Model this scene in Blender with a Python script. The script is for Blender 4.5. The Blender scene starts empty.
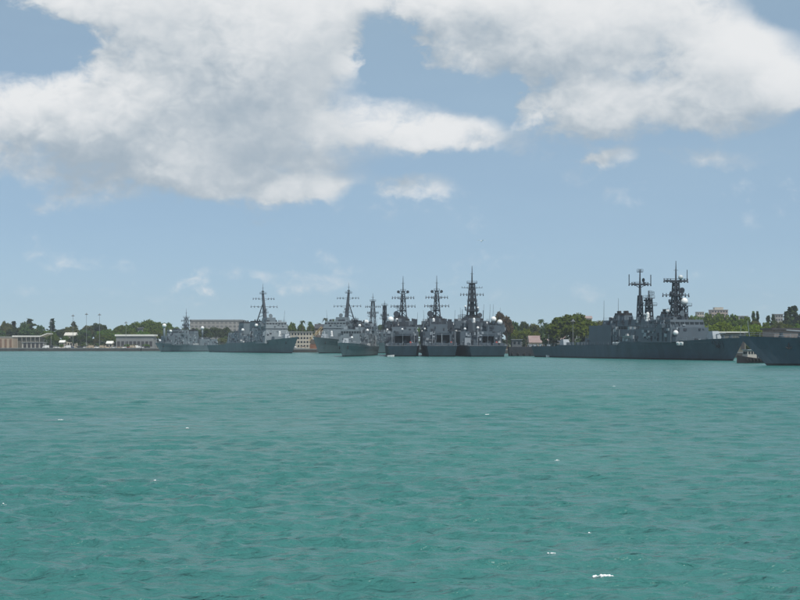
import bpy, math, random
import numpy as np
from mathutils import Vector, Matrix

random.seed(7)
rng = np.random.default_rng(7)
S = bpy.context.scene
COL = S.collection
R = math.radians

# ------------------------------------------------------------------ camera
CAM_H = 6.0
FPX = 1500.0          # focal length in pixels of an 800 px wide picture
HOR = 343.0           # row of the horizon
cd = bpy.data.cameras.new('camera')
cd.sensor_width = 36.0
cd.lens = 36.0 * FPX / 800.0
cd.shift_y = (HOR - 300.0) / 800.0
cd.clip_start = 0.5
cd.clip_end = 30000.0
cam = bpy.data.objects.new('camera', cd)
cam.location = (0, 0, CAM_H)
cam.rotation_euler = (R(90), 0, 0)
COL.objects.link(cam)
S.camera = cam

# ------------------------------------------------------------------ light
SUN_EL, SUN_ROT = R(60), R(146)
to_sun = Vector((math.sin(SUN_ROT) * math.cos(SUN_EL), math.cos(SUN_ROT) * math.cos(SUN_EL), math.sin(SUN_EL)))
sl = bpy.data.lights.new('sun', 'SUN')
sl.energy = 3.8
sl.angle = R(0.5)
sl.color = (1.0, 0.955, 0.89)
so = bpy.data.objects.new('sun', sl)
so.rotation_euler = to_sun.to_track_quat('Z', 'Y').to_euler()
so.location = (0, 0, 300)
COL.objects.link(so)

S.view_settings.view_transform = 'Standard'
S.view_settings.look = 'None'
S.view_settings.exposure = 0.0
S.view_settings.gamma = 1.0
S.view_settings.use_curve_mapping = False
S.render.engine = 'CYCLES'
S.cycles.use_denoising = True
S.cycles.max_bounces = 6
S.cycles.volume_bounces = 0
S.cycles.use_adaptive_sampling = False

# ------------------------------------------------------------------ sky with clouds
W = bpy.data.worlds.new('World')
S.world = W
W.use_nodes = True
nt = W.node_tree
nt.nodes.clear()
N, LK = nt.nodes, nt.links


def mth(op, a, b=None, c=None, clamp=False):
    n = N.new('ShaderNodeMath')
    n.operation = op
    n.use_clamp = clamp
    for i, v in enumerate((a, b, c)):
        if v is None:
            continue
        if isinstance(v, (int, float)):
            n.inputs[i].default_value = v
        else:
            LK.new(v, n.inputs[i])
    return n.outputs[0]


def sstep(x, a, b):
    n = N.new('ShaderNodeMapRange')
    n.interpolation_type = 'SMOOTHSTEP'
    LK.new(x, n.inputs['Value'])
    n.inputs['From Min'].default_value = a
    n.inputs['From Max'].default_value = b
    return n.outputs[0]


def fbm(vec, scale, detail, rough, dist=0.0):
    n = N.new('ShaderNodeTexNoise')
    n.noise_dimensions = '3D'
    LK.new(vec, n.inputs['Vector'])
    n.inputs['Scale'].default_value = scale
    n.inputs['Detail'].default_value = detail
    n.inputs['Roughness'].default_value = rough
    n.inputs['Distortion'].default_value = dist
    return n.outputs[0]


tc = N.new('ShaderNodeTexCoord')
sep = N.new('ShaderNodeSeparateXYZ')
LK.new(tc.outputs['Generated'], sep.inputs[0])
AZ = mth('MULTIPLY', mth('ARCTAN2', sep.outputs[0], sep.outputs[1]), 180 / math.pi)
EL = mth('MULTIPLY', mth('ARCSINE', sep.outputs[2]), 180 / math.pi)

# cloud masses in the sky: azimuth, elevation (degrees), half width, half height, strength
def cl(px, py, a, b, s):
    return ((px - 400) / 26.2, (343 - py) / 26.2, a / 26.2, b / 26.2, s)


CLOUDS = [cl(200, 14, 150, 60, .62), cl(298, 50, 72, 52, .72), cl(205, 76, 125, 40, .55), cl(100, 0, 70, 30, .50),
          cl(40, 115, 85, 30, .62), cl(80, 168, 150, 36, .52), cl(150, 125, 90, 40, .50), cl(255, 165, 105, 38, .62), cl(210, 118, 110, 30, .34),
          cl(375, 122, 80, 22, .50), cl(465, 134, 56, 18, .52), cl(418, 181, 38, 10, .36), cl(310, 188, 50, 12, .40),
          cl(440, -4, 90, 24, .62), cl(520, 28, 110, 46, .66), cl(640, 30, 115, 54, .68), cl(740, 74, 66, 36, .60), cl(785, 92, 40, 16, .44),
          cl(570, 102, 62, 24, .62), cl(660, 112, 88, 24, .64), cl(613, 155, 24, 13, .46), cl(700, 160, 44, 12, .26),
          cl(228, 277, 42, 10, .30), cl(310, 280, 46, 10, .24), cl(60, 256, 50, 8, .12),
          cl(30, 292, 120, 8, .13), cl(560, 288, 110, 8, .08), cl(720, 262, 120, 12, .06)]
GAPS = [cl(388, 52, 32, 26, .75), cl(40, 50, 55, 24, .60), cl(800, 8, 50, 30, .6), cl(430, 82, 60, 14, .4), cl(345, 192, 20, 8, .2), cl(508, 96, 14, 30, .25)]


def vmath(op, a, b=None, c=None):
    n = N.new('ShaderNodeVectorMath')
    n.operation = op
    for i, v in enumerate((a, b, c)):
        if v is None:
            continue
        if isinstance(v, tuple):
            n.inputs[i].default_value = v
        else:
            LK.new(v, n.inputs[i])
    return n.outputs['Value'] if op == 'DOT_PRODUCT' else n.outputs[0]


def comb3(x, y, z):
    n = N.new('ShaderNodeCombineXYZ')
    for i, v in enumerate((x, y, z)):
        if isinstance(v, (int, float)):
            n.inputs[i].default_value = v
        else:
            LK.new(v, n.inputs[i])
    return n.outputs[0]


def cloud_density(du, dv, detail, minor=True):
    P0 = comb3(AZ, EL, 0.0)
    if du or dv:
        P0 = vmath('ADD', P0, (du, dv, 0.0))
    big = fbm(vmath('MULTIPLY_ADD', P0, (0.62, 1.0, 0.0), (0.0, 0.0, 4.37)), 0.42, detail, 0.56, 0.25)
    fine = fbm(vmath('MULTIPLY_ADD', P0, (0.75, 1.0, 0.0), (0.0, 0.0, 11.3)), 1.5, max(detail - 2, 2), 0.62, 0.4)
    # warp the masses so that their edges are ragged
    WP = vmath('ADD', P0, comb3(mth('MULTIPLY_ADD', fine, 2.0, -1.0), mth('MULTIPLY_ADD', big, 2.2, -1.0), 0.0))
    acc = None
    for (lst, sg) in ((CLOUDS, 1), (GAPS, -1)):
        for (u0, v0, a, b, s) in lst:
            if not minor and abs(s) < .3:
                continue
            q = vmath('MULTIPLY_ADD', WP, (1 / a, 1 / b, 0.0), (-u0 / a, -v0 / b, 0.0))
            d2 = vmath('DOT_PRODUCT', q, q)
            e = mth('POWER', 0.45, mth('MULTIPLY', d2, d2) if minor else d2)
            acc = mth('MULTIPLY', e, s * sg) if acc is None else mth('MULTIPLY_ADD', e, s * sg, acc)
    # the rest of the sky carries the same broken cumulus
    wide = mth('MULTIPLY', mth('SUBTRACT', fbm(vmath('MULTIPLY', P0, (0.6, 1.0, 0.0)), 0.09, 2, .5), 0.44), 2.4)
    out = mth('MAXIMUM', sstep(mth('ABSOLUTE', AZ), 16.5, 21), sstep(EL, 14.5, 18))
    above = mth('MULTIPLY', out, sstep(EL, 4, 9))
    acc = mth('ADD', acc, mth('MULTIPLY', wide, above))
    return mth('ADD', mth('ADD', acc, mth('MULTIPLY', mth('SUBTRACT', big, 0.5), 1.05)),
               mth('MULTIPLY', mth('SUBTRACT', fine, 0.5), 0.72))


den = cloud_density(0, 0, 8)
den_s = cloud_density(0.5, 1.35, 4, False)
alpha = mth('MULTIPLY', sstep(den, 0.06, 0.66), 0.94)
alpha = mth('MULTIPLY', alpha, sstep(EL, -0.2, 2.0))
# light on the cloud: bright where little cloud lies between it and the sun
occ = mth('MAXIMUM', den_s, 0.0)
edge = mth('SUBTRACT', den, den_s)
raw = mth('ADD', mth('EXPONENT', mth('MULTIPLY', occ, -0.80)), mth('MULTIPLY', edge, 0.60))
lit = mth('DIVIDE', 1.0, mth('ADD', 1.0, mth('EXPONENT', mth('MULTIPLY_ADD', raw, -3.6, 1.75))))
ramp = N.new('ShaderNodeValToRGB')
ramp.color_ramp.elements[0].position = 0.10
ramp.color_ramp.elements[0].color = (0.38, 0.455, 0.525, 1)
ramp.color_ramp.elements[1].position = 0.95
ramp.color_ramp.elements[1].color = (0.86, 0.868, 0.872, 1)
e2 = ramp.color_ramp.elements.new(0.48)
e2.color = (0.61, 0.655, 0.69, 1)
LK.new(lit, ramp.inputs[0])
sky = N.new('ShaderNodeTexSky')
sky.sky_type = 'NISHITA'
sky.sun_disc = False
sky.sun_elevation = SUN_EL
sky.sun_rotation = SUN_ROT
sky.altitude = 0
sky.air_density = 0.6
sky.dust_density = 0.0
sky.ozone_density = 8.0
bg_sky = N.new('ShaderNodeBackground')
bg_sky.inputs['Strength'].default_value = 0.078
LK.new(sky.outputs[0], bg_sky.inputs['Color'])
bg_cl = N.new('ShaderNodeBackground')
bg_cl.inputs['Strength'].default_value = 1.0
LK.new(ramp.outputs[0], bg_cl.inputs['Color'])
# thin high veil of vapour that whitens the whole sky
bg_veil = N.new('ShaderNodeBackground')
bg_veil.inputs['Color'].default_value = (0.50, 0.672, 0.765, 1)
veil = mth('MULTIPLY_ADD', fbm(vmath('MULTIPLY', comb3(AZ, EL, 0.0), (0.25, 1.0, 0.0)), 0.16, 4, .55), 0.30, 0.36)
vmix = N.new('ShaderNodeMixShader')
LK.new(veil, vmix.inputs[0])
LK.new(bg_sky.outputs[0], vmix.inputs[1])
LK.new(bg_veil.outputs[0], vmix.inputs[2])
mix = N.new('ShaderNodeMixShader')
LK.new(alpha, mix.inputs[0])
LK.new(vmix.outputs[0], mix.inputs[1])
LK.new(bg_cl.outputs[0], mix.inputs[2])
wo = N.new('ShaderNodeOutputWorld')
LK.new(mix.outputs[0], wo.inputs['Surface'])
W.cycles.sampling_method = 'MANUAL'
W.cycles.sample_map_resolution = 512

# ------------------------------------------------------------------ materials
MATS = {}


def mat(name, col, rough=0.6, var=0.12, scale=0.6, metal=0.0, streak=0.0, bump=0.0, spec=0.5, col2=None):
    if name in MATS:
        return MATS[name]
    m = bpy.data.materials.new(name)
    m.use_nodes = True
    t = m.node_tree
    b = t.nodes['Principled BSDF']
    b.inputs['Roughness'].default_value = rough
    b.inputs['Metallic'].default_value = metal
    b.inputs['Specular IOR Level'].default_value = spec
    tcn = t.nodes.new('ShaderNodeTexCoord')
    mp = t.nodes.new('ShaderNodeMapping')
    mp.inputs['Scale'].default_value = (1, 1, 0.18 if streak else 1)
    t.links.new(tcn.outputs['Object'], mp.inputs[0])
    nz = t.nodes.new('ShaderNodeTexNoise')
    nz.inputs['Scale'].default_value = scale
    nz.inputs['Detail'].default_value = 6
    nz.inputs['Roughness'].default_value = 0.65
    t.links.new(mp.outputs[0], nz.inputs['Vector'])
    rp = t.nodes.new('ShaderNodeValToRGB')
    rp.color_ramp.elements[0].position = 0.3
    rp.color_ramp.elements[1].position = 0.7
    c2 = col2 if col2 else tuple(c * (1 + var) for c in col)
    rp.color_ramp.elements[0].color = tuple(c * (1 - var) for c in col) + (1,)
    rp.color_ramp.elements[1].color = tuple(c2) + (1,)
    t.links.new(nz.outputs[0], rp.inputs[0])
    last = rp.outputs[0]
    if streak:
        n2 = t.nodes.new('ShaderNodeTexNoise')
        n2.inputs['Scale'].default_value = 1.6
        n2.inputs['Detail'].default_value = 5
        mp2 = t.nodes.new('ShaderNodeMapping')
        mp2.inputs['Scale'].default_value = (1, 1, 0.05)
        t.links.new(tcn.outputs['Object'], mp2.inputs[0])
        t.links.new(mp2.outputs[0], n2.inputs['Vector'])
        mr = t.nodes.new('ShaderNodeMapRange')
        mr.inputs['From Min'].default_value = 0.62
        mr.inputs['From Max'].default_value = 0.78
        mr.inputs['To Max'].default_value = streak
        t.links.new(n2.outputs[0], mr.inputs['Value'])
        mx = t.nodes.new('ShaderNodeMixRGB')
        mx.inputs['Color2'].default_value = (0.10, 0.055, 0.03, 1)
        t.links.new(mr.outputs[0], mx.inputs['Fac'])
        t.links.new(last, mx.inputs['Color1'])
        last = mx.outputs[0]
    t.links.new(last, b.inputs['Base Color'])
    if bump:
        bp = t.nodes.new('ShaderNodeBump')
        bp.inputs['Strength'].default_value = bump
        bp.inputs['Distance'].default_value = 0.15
        t.links.new(nz.outputs[0], bp.inputs['Height'])
        t.links.new(bp.outputs[0], b.inputs['Normal'])
    MATS[name] = m
    return m


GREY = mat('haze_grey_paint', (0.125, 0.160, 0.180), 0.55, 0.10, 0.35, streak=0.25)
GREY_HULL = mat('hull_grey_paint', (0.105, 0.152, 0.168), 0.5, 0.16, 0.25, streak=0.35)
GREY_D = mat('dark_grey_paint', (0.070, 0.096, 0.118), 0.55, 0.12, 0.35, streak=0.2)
GREY_DHULL = mat('shaded_hull_paint', (0.048, 0.075, 0.102), 0.5, 0.3, 0.25, streak=0.3)  # ship grey darkened further: shade of the undercut hull sides put into colour
GREY_L = mat('light_grey_paint', (0.27, 0.31, 0.34), 0.55, 0.1, 0.4, streak=0.2)
BLACK = mat('black_paint', (0.012, 0.013, 0.015), 0.6, 0.2)
MASTP = mat('mast_black_paint', (0.035, 0.045, 0.058), 0.6, 0.2)
DECK = mat('deck_nonskid', (0.06, 0.065, 0.07), 0.85, 0.25, 0.8)
WHITE = mat('white_paint', (0.78, 0.79, 0.78), 0.4, 0.05)
GLASS = mat('dark_window_glass', (0.015, 0.02, 0.025), 0.12, 0.1)
RED = mat('faded_red_cover', (0.30, 0.06, 0.05), 0.7, 0.2)
NUMBER = mat('hull_number_paint', (0.06, 0.082, 0.10), 0.6, 0.3, 1.5)
DARKIN = mat('painted_opening_shade', (0.045, 0.045, 0.05), 0.8, 0.3)  # flat dark tone standing for the shade inside openings and louvres
TAN = mat('tan_stucco', (0.38, 0.305, 0.235), 0.85, 0.12, 0.2, bump=0.2)
RUST = mat('rust_brown_steel', (0.20, 0.095, 0.055), 0.8, 0.3, 0.4)
CONC = mat('pale_concrete', (0.36, 0.35, 0.32), 0.85, 0.12, 0.15, streak=0.15)
CONC_D = mat('grey_concrete', (0.22, 0.23, 0.235), 0.85, 0.15, 0.1, streak=0.15)
SEAWALL = mat('dark_seawall_concrete', (0.055, 0.055, 0.05), 0.7, 0.4, 0.12, streak=0.2)  # mottled dark concrete over the whole quay face
WROOF = mat('white_roof_sheet', (0.74, 0.73, 0.68), 0.5, 0.06, 0.2)
BROOF = mat('brown_pink_roof', (0.30, 0.20, 0.19), 0.85, 0.25, 0.12, col2=(0.36, 0.30, 0.28))
CREAM = mat('cream_wall', (0.46, 0.42, 0.35), 0.85, 0.1, 0.15, streak=0.1)
GALV = mat('galvanised_steel', (0.24, 0.25, 0.255), 0.5, 0.1, metal=0.3)
TYRE = mat('tyre_rubber', (0.02, 0.02, 0.02), 0.9, 0.1)
YELLOW = mat('crane_yellow_paint', (0.50, 0.36, 0.16), 0.6, 0.15)
BARK = mat('bark', (0.11, 0.085, 0.065), 0.9, 0.3, 1.5, bump=0.4)
CAMO = mat('camel_timber', (0.035, 0.03, 0.028), 0.9, 0.3)
SAND = mat('ground_dirt', (0.27, 0.20, 0.15), 0.95, 0.3, 0.05, col2=(0.16, 0.19, 0.09), bump=0.3)


def leafmat(name, c0, c1):
    m = bpy.data.materials.new(name)
    m.use_nodes = True
    t = m.node_tree
    t.nodes.clear()
    out = t.nodes.new('ShaderNodeOutputMaterial')
    ge = t.nodes.new('ShaderNodeTexCoord')
    oi = t.nodes.new('ShaderNodeObjectInfo')
    nz = t.nodes.new('ShaderNodeTexNoise')
    nz.inputs['Scale'].default_value = 0.35
    nz.inputs['Detail'].default_value = 5
    nz.inputs['Roughness'].default_value = 0.7
    t.links.new(ge.outputs['Object'], nz.inputs['Vector'])
    rp = t.nodes.new('ShaderNodeValToRGB')
    rp.color_ramp.elements[0].position = 0.35
    rp.color_ramp.elements[0].color = c0 + (1,)
    rp.color_ramp.elements[1].position = 0.68
    rp.color_ramp.elements[1].color = c1 + (1,)
    t.links.new(nz.outputs[0], rp.inputs[0])
    hs = t.nodes.new('ShaderNodeHueSaturation')
    t.links.new(rp.outputs[0], hs.inputs['Color'])
    mr = t.nodes.new('ShaderNodeMapRange')
    mr.inputs['To Min'].default_value = 0.7
    mr.inputs['To Max'].default_value = 1.3
    t.links.new(oi.outputs['Random'], mr.inputs['Value'])
    t.links.new(mr.outputs[0], hs.inputs['Value'])
    mr2 = t.nodes.new('ShaderNodeMapRange')
    mr2.inputs['To Min'].default_value = 0.47
    mr2.inputs['To Max'].default_value = 0.52
    t.links.new(oi.outputs['Random'], mr2.inputs['Value'])
    t.links.new(mr2.outputs[0], hs.inputs['Hue'])
    d = t.nodes.new('ShaderNodeBsdfDiffuse')
    tr = t.nodes.new('ShaderNodeBsdfTranslucent')
    t.links.new(hs.outputs[0], d.inputs['Color'])
    t.links.new(hs.outputs[0], tr.inputs['Color'])
    mx = t.nodes.new('ShaderNodeMixShader')
    mx.inputs[0].default_value = 0.3
    t.links.new(d.outputs[0], mx.inputs[1])
    t.links.new(tr.outputs[0], mx.inputs[2])
    t.links.new(mx.outputs[0], out.inputs['Surface'])
    return m


LEAF = {
    'green': leafmat('leaf_green', (0.052, 0.098, 0.016), (0.145, 0.200, 0.028)),
    'bright': leafmat('leaf_bright_green', (0.085, 0.135, 0.016), (0.19, 0.235, 0.035)),
    'dark': leafmat('leaf_dark_green', (0.038, 0.068, 0.024), (0.095, 0.135, 0.045)),
    'olive': leafmat('leaf_olive', (0.074, 0.088, 0.030), (0.150, 0.155, 0.055)),
    'brown': leafmat('leaf_brownish', (0.07, 0.05, 0.03), (0.12, 0.09, 0.05)),
}

# ------------------------------------------------------------------ mesh helpers


class MB:
    def __init__(s):
        s.v, s.f, s.mi = [], [], []

    def add(s, vs, fs, mi=0):
        o = len(s.v)
        s.v += [tuple(p) for p in vs]
        s.f += [tuple(i + o for i in f) for f in fs]
        s.mi += [mi] * len(fs)
        return s

    def fr(s, x0, x1, y0, y1, z0, z1, tx0=0, tx1=0, ty=0, mi=0):
        """box whose top is drawn in by tx0 (low x), tx1 (high x) and ty (both sides)"""
        vs = [(x0, y0, z0), (x1, y0, z0), (x1, y1, z0), (x0, y1, z0),
              (x0 + tx0, y0 + ty, z1), (x1 - tx1, y0 + ty, z1), (x1 - tx1, y1 - ty, z1), (x0 + tx0, y1 - ty, z1)]
        return s.add(vs, [(3, 2, 1, 0), (4, 5, 6, 7), (0, 1, 5, 4), (1, 2, 6, 5), (2, 3, 7, 6), (3, 0, 4, 7)], mi)

    def box(s, cx, cy, cz, sx, sy, sz, mi=0):
        return s.fr(cx - sx / 2, cx + sx / 2, cy - sy / 2, cy + sy / 2, cz - sz / 2, cz + sz / 2, mi=mi)

    def tube(s, p0, p1, r0, r1=None, n=6, mi=0):
        r1 = r0 if r1 is None else r1
        p0, p1 = Vector(p0), Vector(p1)
        d = (p1 - p0).normalized()
        a = d.orthogonal().normalized()
        b = d.cross(a)
        vs = []
        for p, r in ((p0, r0), (p1, r1)):
            for i in range(n):
                t = 2 * math.pi * i / n
                vs.append(p + a * (r * math.cos(t)) + b * (r * math.sin(t)))
        fs = [(i, (i + 1) % n, n + (i + 1) % n, n + i) for i in range(n)]
        fs += [tuple(range(n - 1, -1, -1)), tuple(range(n, 2 * n))]
        return s.add(vs, fs, mi)

    def lathe(s, c, prof, n=12, mi=0):
        vs, fs = [], []
        k = len(prof)
        for (r, z) in prof:
            for i in range(n):
                t = 2 * math.pi * i / n
                vs.append((c[0] + r * math.cos(t), c[1] + r * math.sin(t), c[2] + z))
        for j in range(k - 1):
            for i in range(n):
                fs.append((j * n + i, j * n + (i + 1) % n, (j + 1) * n + (i + 1) % n, (j + 1) * n + i))
        fs.append(tuple(range(n - 1, -1, -1)))
        fs.append(tuple(range((k - 1) * n, k * n)))
        return s.add(vs, fs, mi)

    def dome(s, c, r, n=14, mi=0):
        prof = [(r * math.cos(a), r * math.sin(a)) for a in [R(-50), R(-25), 0, R(25), R(48), R(68), R(83)]]
        return s.lathe(c, prof, n, mi)

    def disc(s, c, d, r, th, n=14, mi=0):
        c, d = Vector(c), Vector(d).normalized()
        return s.tube(c - d * th / 2, c + d * th / 2, r, r * 0.9, n, mi)

    def build(s, name, m, parent=None, smooth=False):
        me = bpy.data.meshes.new(name)
        me.from_pydata(s.v, [], s.f)
        mats = m if isinstance(m, (list, tuple)) else [m]
        for q in mats:
            me.materials.append(q)
        if len(mats) > 1:
            me.polygons.foreach_set('material_index', s.mi)
        if smooth:
            me.polygons.foreach_set('use_smooth', [True] * len(me.polygons))
        me.update()
        o = bpy.data.objects.new(name, me)
        COL.objects.link(o)
        if parent is not None:
            o.parent = parent
        if name in ('deck_gear', 'roof_lockers', 'wall_fittings', 'railing', 'safety_net', 'louvre', 'tyre_fender', 'fender', 'capstan', 'transom_fittings', 'exhaust_pipe', 'mast_ribs'):
            o['kind'] = 'stuff'        # pieces a pixel or two across
        return o


def tag(o, label=None, cat=None, group=None, kind=None):
    for k, v in (('label', label), ('category', cat), ('group', group), ('kind', kind)):
        if v:
            o[k] = v
    return o


def empty(name, loc, rz=0, label=None, cat=None, group=None):
    o = bpy.data.objects.new(name, None)
    o.location = loc
    o.rotation_euler = (0, 0, rz)
    o.empty_display_size = 1
    COL.objects.link(o)
    return tag(o, label, cat, group)


def copy_tree(o, parent=None):
    c = o.copy()
    COL.objects.link(c)
    c.parent = parent
    for ch in list(o.children):
        copy_tree(ch, c)
    return c


def at(px, D, py=None):
    """the place in the harbour seen at that column at distance D"""
    return Vector(((px - 400) / FPX * D, D, 0 if py is None else CAM_H + (HOR - py) / FPX * D))


# ------------------------------------------------------------------ water
def make_water():
    rs = [0.0]
    r = 3.0
    while r < 1250:
        rs.append(r)
        r *= 1.03 if r < 22 else (1.0048 if r < 45 else (1.0036 if r < 330 else 1.007))
    rs += [1400, 1700, 2100, 2550]
    rs = np.array(rs[1:])
    dense = np.linspace(-21, 21, 430)
    coarse = np.linspace(21, 339, 92)[1:-1]
    th = np.radians(np.concatenate([dense, coarse]))
    nr, nc = len(rs), len(th)
    RR, TH = np.meshgrid(rs, th, indexing='ij')
    X, Y = RR * np.sin(TH), RR * np.cos(TH)
    dr = np.gradient(rs)[:, None] * np.ones((1, nc))
    dth = np.abs(np.gradient(np.unwrap(th)))
    dth[:430] = np.radians(42 / 429)
    dth[0] = dth[429] = np.radians(3.5)
    sp = np.maximum(dr, RR * dth[None, :])
    Z = np.zeros_like(X)
    DX = np.zeros_like(X)
    DY = np.zeros_like(X)
    g = np.random.default_rng(3)
    nw = 80
    lam = np.geomspace(0.36, 8.0, nw) * g.uniform(0.93, 1.07, nw)
    for i in range(nw):
        l = lam[i]
        a0 = R(-100) + g.normal(0, 0.62 if l < 3 else 0.40)
        kx, ky = math.cos(a0), math.sin(a0)
        k = 2 * math.pi / l
        steep = 0.057 * (1.0 if l < 1.0 else (1.0 / l) ** 0.74)
        A = steep / k * g.uniform(0.7, 1.3)
        ph = g.uniform(0, 6.283)
        w = np.clip((l / sp - 2.0) / 1.6, 0, 1)
        arg = k * (kx * X + ky * Y) + ph
        sn, cs = np.sin(arg), np.cos(arg)
        Z += w * A * cs
        DX -= w * A * kx * sn * 0.85
        DY -= w * A * ky * sn * 0.85
    # gusts: patches of rougher and calmer water
    gust = 1.0 + 0.28 * np.sin(X * 0.021 + Y * 0.033 + 1.3) * np.sin(Y * 0.017 - X * 0.009) + 0.15 * np.sin(X * 0.11 - Y * 0.05)
    Z *= gust
    co = np.stack([X + DX * gust, Y + DY * gust, Z], -1).reshape(-1, 3)
    co = np.vstack([co, [[0, 0, 0]]]).astype(np.float32)
    i = np.arange(nr - 1)[:, None] * nc
    j = np.arange(nc)[None, :]
    j2 = (j + 1) % nc
    q = np.stack([i + j, i + nc + j, i + nc + j2, i + j2], -1).reshape(-1, 4)
    t = np.stack([np.full(nc, nr * nc), np.arange(nc), (np.arange(nc) + 1) % nc], -1)
    me = bpy.data.meshes.new('water')
    me.vertices.add(len(co))
    me.vertices.foreach_set('co', co.ravel())
    loops = np.concatenate([q.ravel(), t.ravel()]).astype(np.int32)
    me.loops.add(len(loops))
    me.loops.foreach_set('vertex_index', loops)
    starts = np.concatenate([np.arange(len(q)) * 4, len(q) * 4 + np.arange(len(t)) * 3]).astype(np.int32)
    me.polygons.add(len(starts))
    me.polygons.foreach_set('loop_start', starts)
    me.polygons.foreach_set('use_smooth', np.ones(len(starts), bool))
    me.update(calc_edges=True)
    me.validate()
    m = bpy.data.materials.new('harbour_water')
    m.use_nodes = True
    t_ = m.node_tree
    b = t_.nodes['Principled BSDF']
    b.inputs['IOR'].default_value = 1.333
    b.inputs['Specular IOR Level'].default_value = 0.24
    ge = t_.nodes.new('ShaderNodeNewGeometry')
    n0 = t_.nodes.new('ShaderNodeTexNoise')     # silt and depth: slow colour change of the water itself
    n0.inputs['Scale'].default_value = 0.018
    n0.inputs['Detail'].default_value = 4
    t_.links.new(ge.outputs['Position'], n0.inputs['Vector'])
    rp = t_.nodes.new('ShaderNodeValToRGB')
    rp.color_ramp.elements[0].position = 0.35
    rp.color_ramp.elements[0].color = (0.034, 0.147, 0.138, 1)
    rp.color_ramp.elements[1].position = 0.65
    rp.color_ramp.elements[1].color = (0.042, 0.167, 0.153, 1)
    t_.links.new(n0.outputs[0], rp.inputs[0])
    t_.links.new(rp.outputs[0], b.inputs['Base Color'])
    # wind patches: ruffled and slicker water
    mpw = t_.nodes.new('ShaderNodeMapping')
    mpw.inputs['Scale'].default_value = (0.35, 1.0, 1)
    t_.links.new(ge.outputs['Position'], mpw.inputs[0])
    nw_ = t_.nodes.new('ShaderNodeTexNoise')
    nw_.inputs['Scale'].default_value = 0.05
    nw_.inputs['Detail'].default_value = 5
    nw_.inputs['Roughness'].default_value = 0.6
    t_.links.new(mpw.outputs[0], nw_.inputs['Vector'])
    mrw = t_.nodes.new('ShaderNodeMapRange')
    mrw.inputs['From Min'].default_value = 0.3
    mrw.inputs['From Max'].default_value = 0.7
    mrw.inputs['To Min'].default_value = 0.16
    mrw.inputs['To Max'].default_value = 0.34
    t_.links.new(nw_.outputs[0], mrw.inputs['Value'])
    t_.links.new(mrw.outputs[0], b.inputs['Roughness'])
    last = None
    for (sx, sy, sc, dist, stg) in ((0.4, 1.0, 0.28, 1.0, 0.8), (0.5, 1.0, 0.8, 0.5, 1.0), (0.6, 1.0, 2.6, 0.2, 1.0), (0.7, 1.0, 7.0, 0.05, 1.0)):
        mp = t_.nodes.new('ShaderNodeMapping')
        mp.inputs['Scale'].default_value = (sx, sy, 1)
        mp.inputs['Rotation'].default_value = (0, 0, R(9))
        t_.links.new(ge.outputs['Position'], mp.inputs[0])
        nz = t_.nodes.new('ShaderNodeTexNoise')
        nz.inputs['Scale'].default_value = sc
        nz.inputs['Detail'].default_value = 3
        nz.inputs['Distortion'].default_value = 0.6
        t_.links.new(mp.outputs[0], nz.inputs['Vector'])
        bp = t_.nodes.new('ShaderNodeBump')
        bp.inputs['Strength'].default_value = stg
        bp.inputs['Distance'].default_value = dist
        t_.links.new(nz.outputs[0], bp.inputs['Height'])
        if last:
            t_.links.new(last, bp.inputs['Normal'])
        last = bp.outputs[0]
    t_.links.new(last, b.inputs['Normal'])
    me.materials.append(m)
    o = bpy.data.objects.new('water', me)
    COL.objects.link(o)
    o['kind'] = 'structure'
    Zs = Z

    def height(x, y):
        rr = math.hypot(x, y)
        tt = math.degrees(math.atan2(x, y))
        ir = int(np.searchsorted(rs, rr))
        it = int(round((tt + 21) / 42 * 429))
        return float(Zs[min(ir, nr - 1), max(0, min(429, it))])
    return height


water_height = make_water()


def make_foam():
    """small breaking crests scattered over the harbour"""
    m = MB()
    g = random.Random(5)
    spots = [(600, 577, 0.80), (552, 557, .16), (590, 532, .2), (60, 421, .5), (187, 429, .3), (155, 481, .22), (487, 415, .45),
             (654, 446, .3), (557, 459, .25), (65, 453, .3), (4, 502, .25), (33, 511, .15), (772, 386, .8), (614, 386, .6), (726, 434, .3)]
    for (px, py, w) in spots:
        D = CAM_H * FPX / (py - HOR)
        p = at(px, D)
        w *= .62
        n = int(8 + w * 50)
        for k in range(n):
            x = p.x + g.gauss(0, w * 0.30)
            y = p.y + g.gauss(0, w * 0.22)
            z = water_height(x, y)
            r = g.uniform(0.25, 1.0) * (0.025 + 0.045 * w)
            r *= 1.15
            prof = [(r, -r * .5), (r * .95, r * .15), (r * .55, r * .6), (r * .1, r * .75)]
            m.lathe((x, y, z + r * 0.3), prof, 6)
    o = m.build('sea_foam', mat('foam_white', (0.8, 0.82, 0.82), 0.7, 0.08), None, True)
    tag(o, 'small white flecks of foam on breaking wave crests', 'foam', kind='stuff')


make_foam()

# ------------------------------------------------------------------ land, quays
ZG = 2.2


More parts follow.
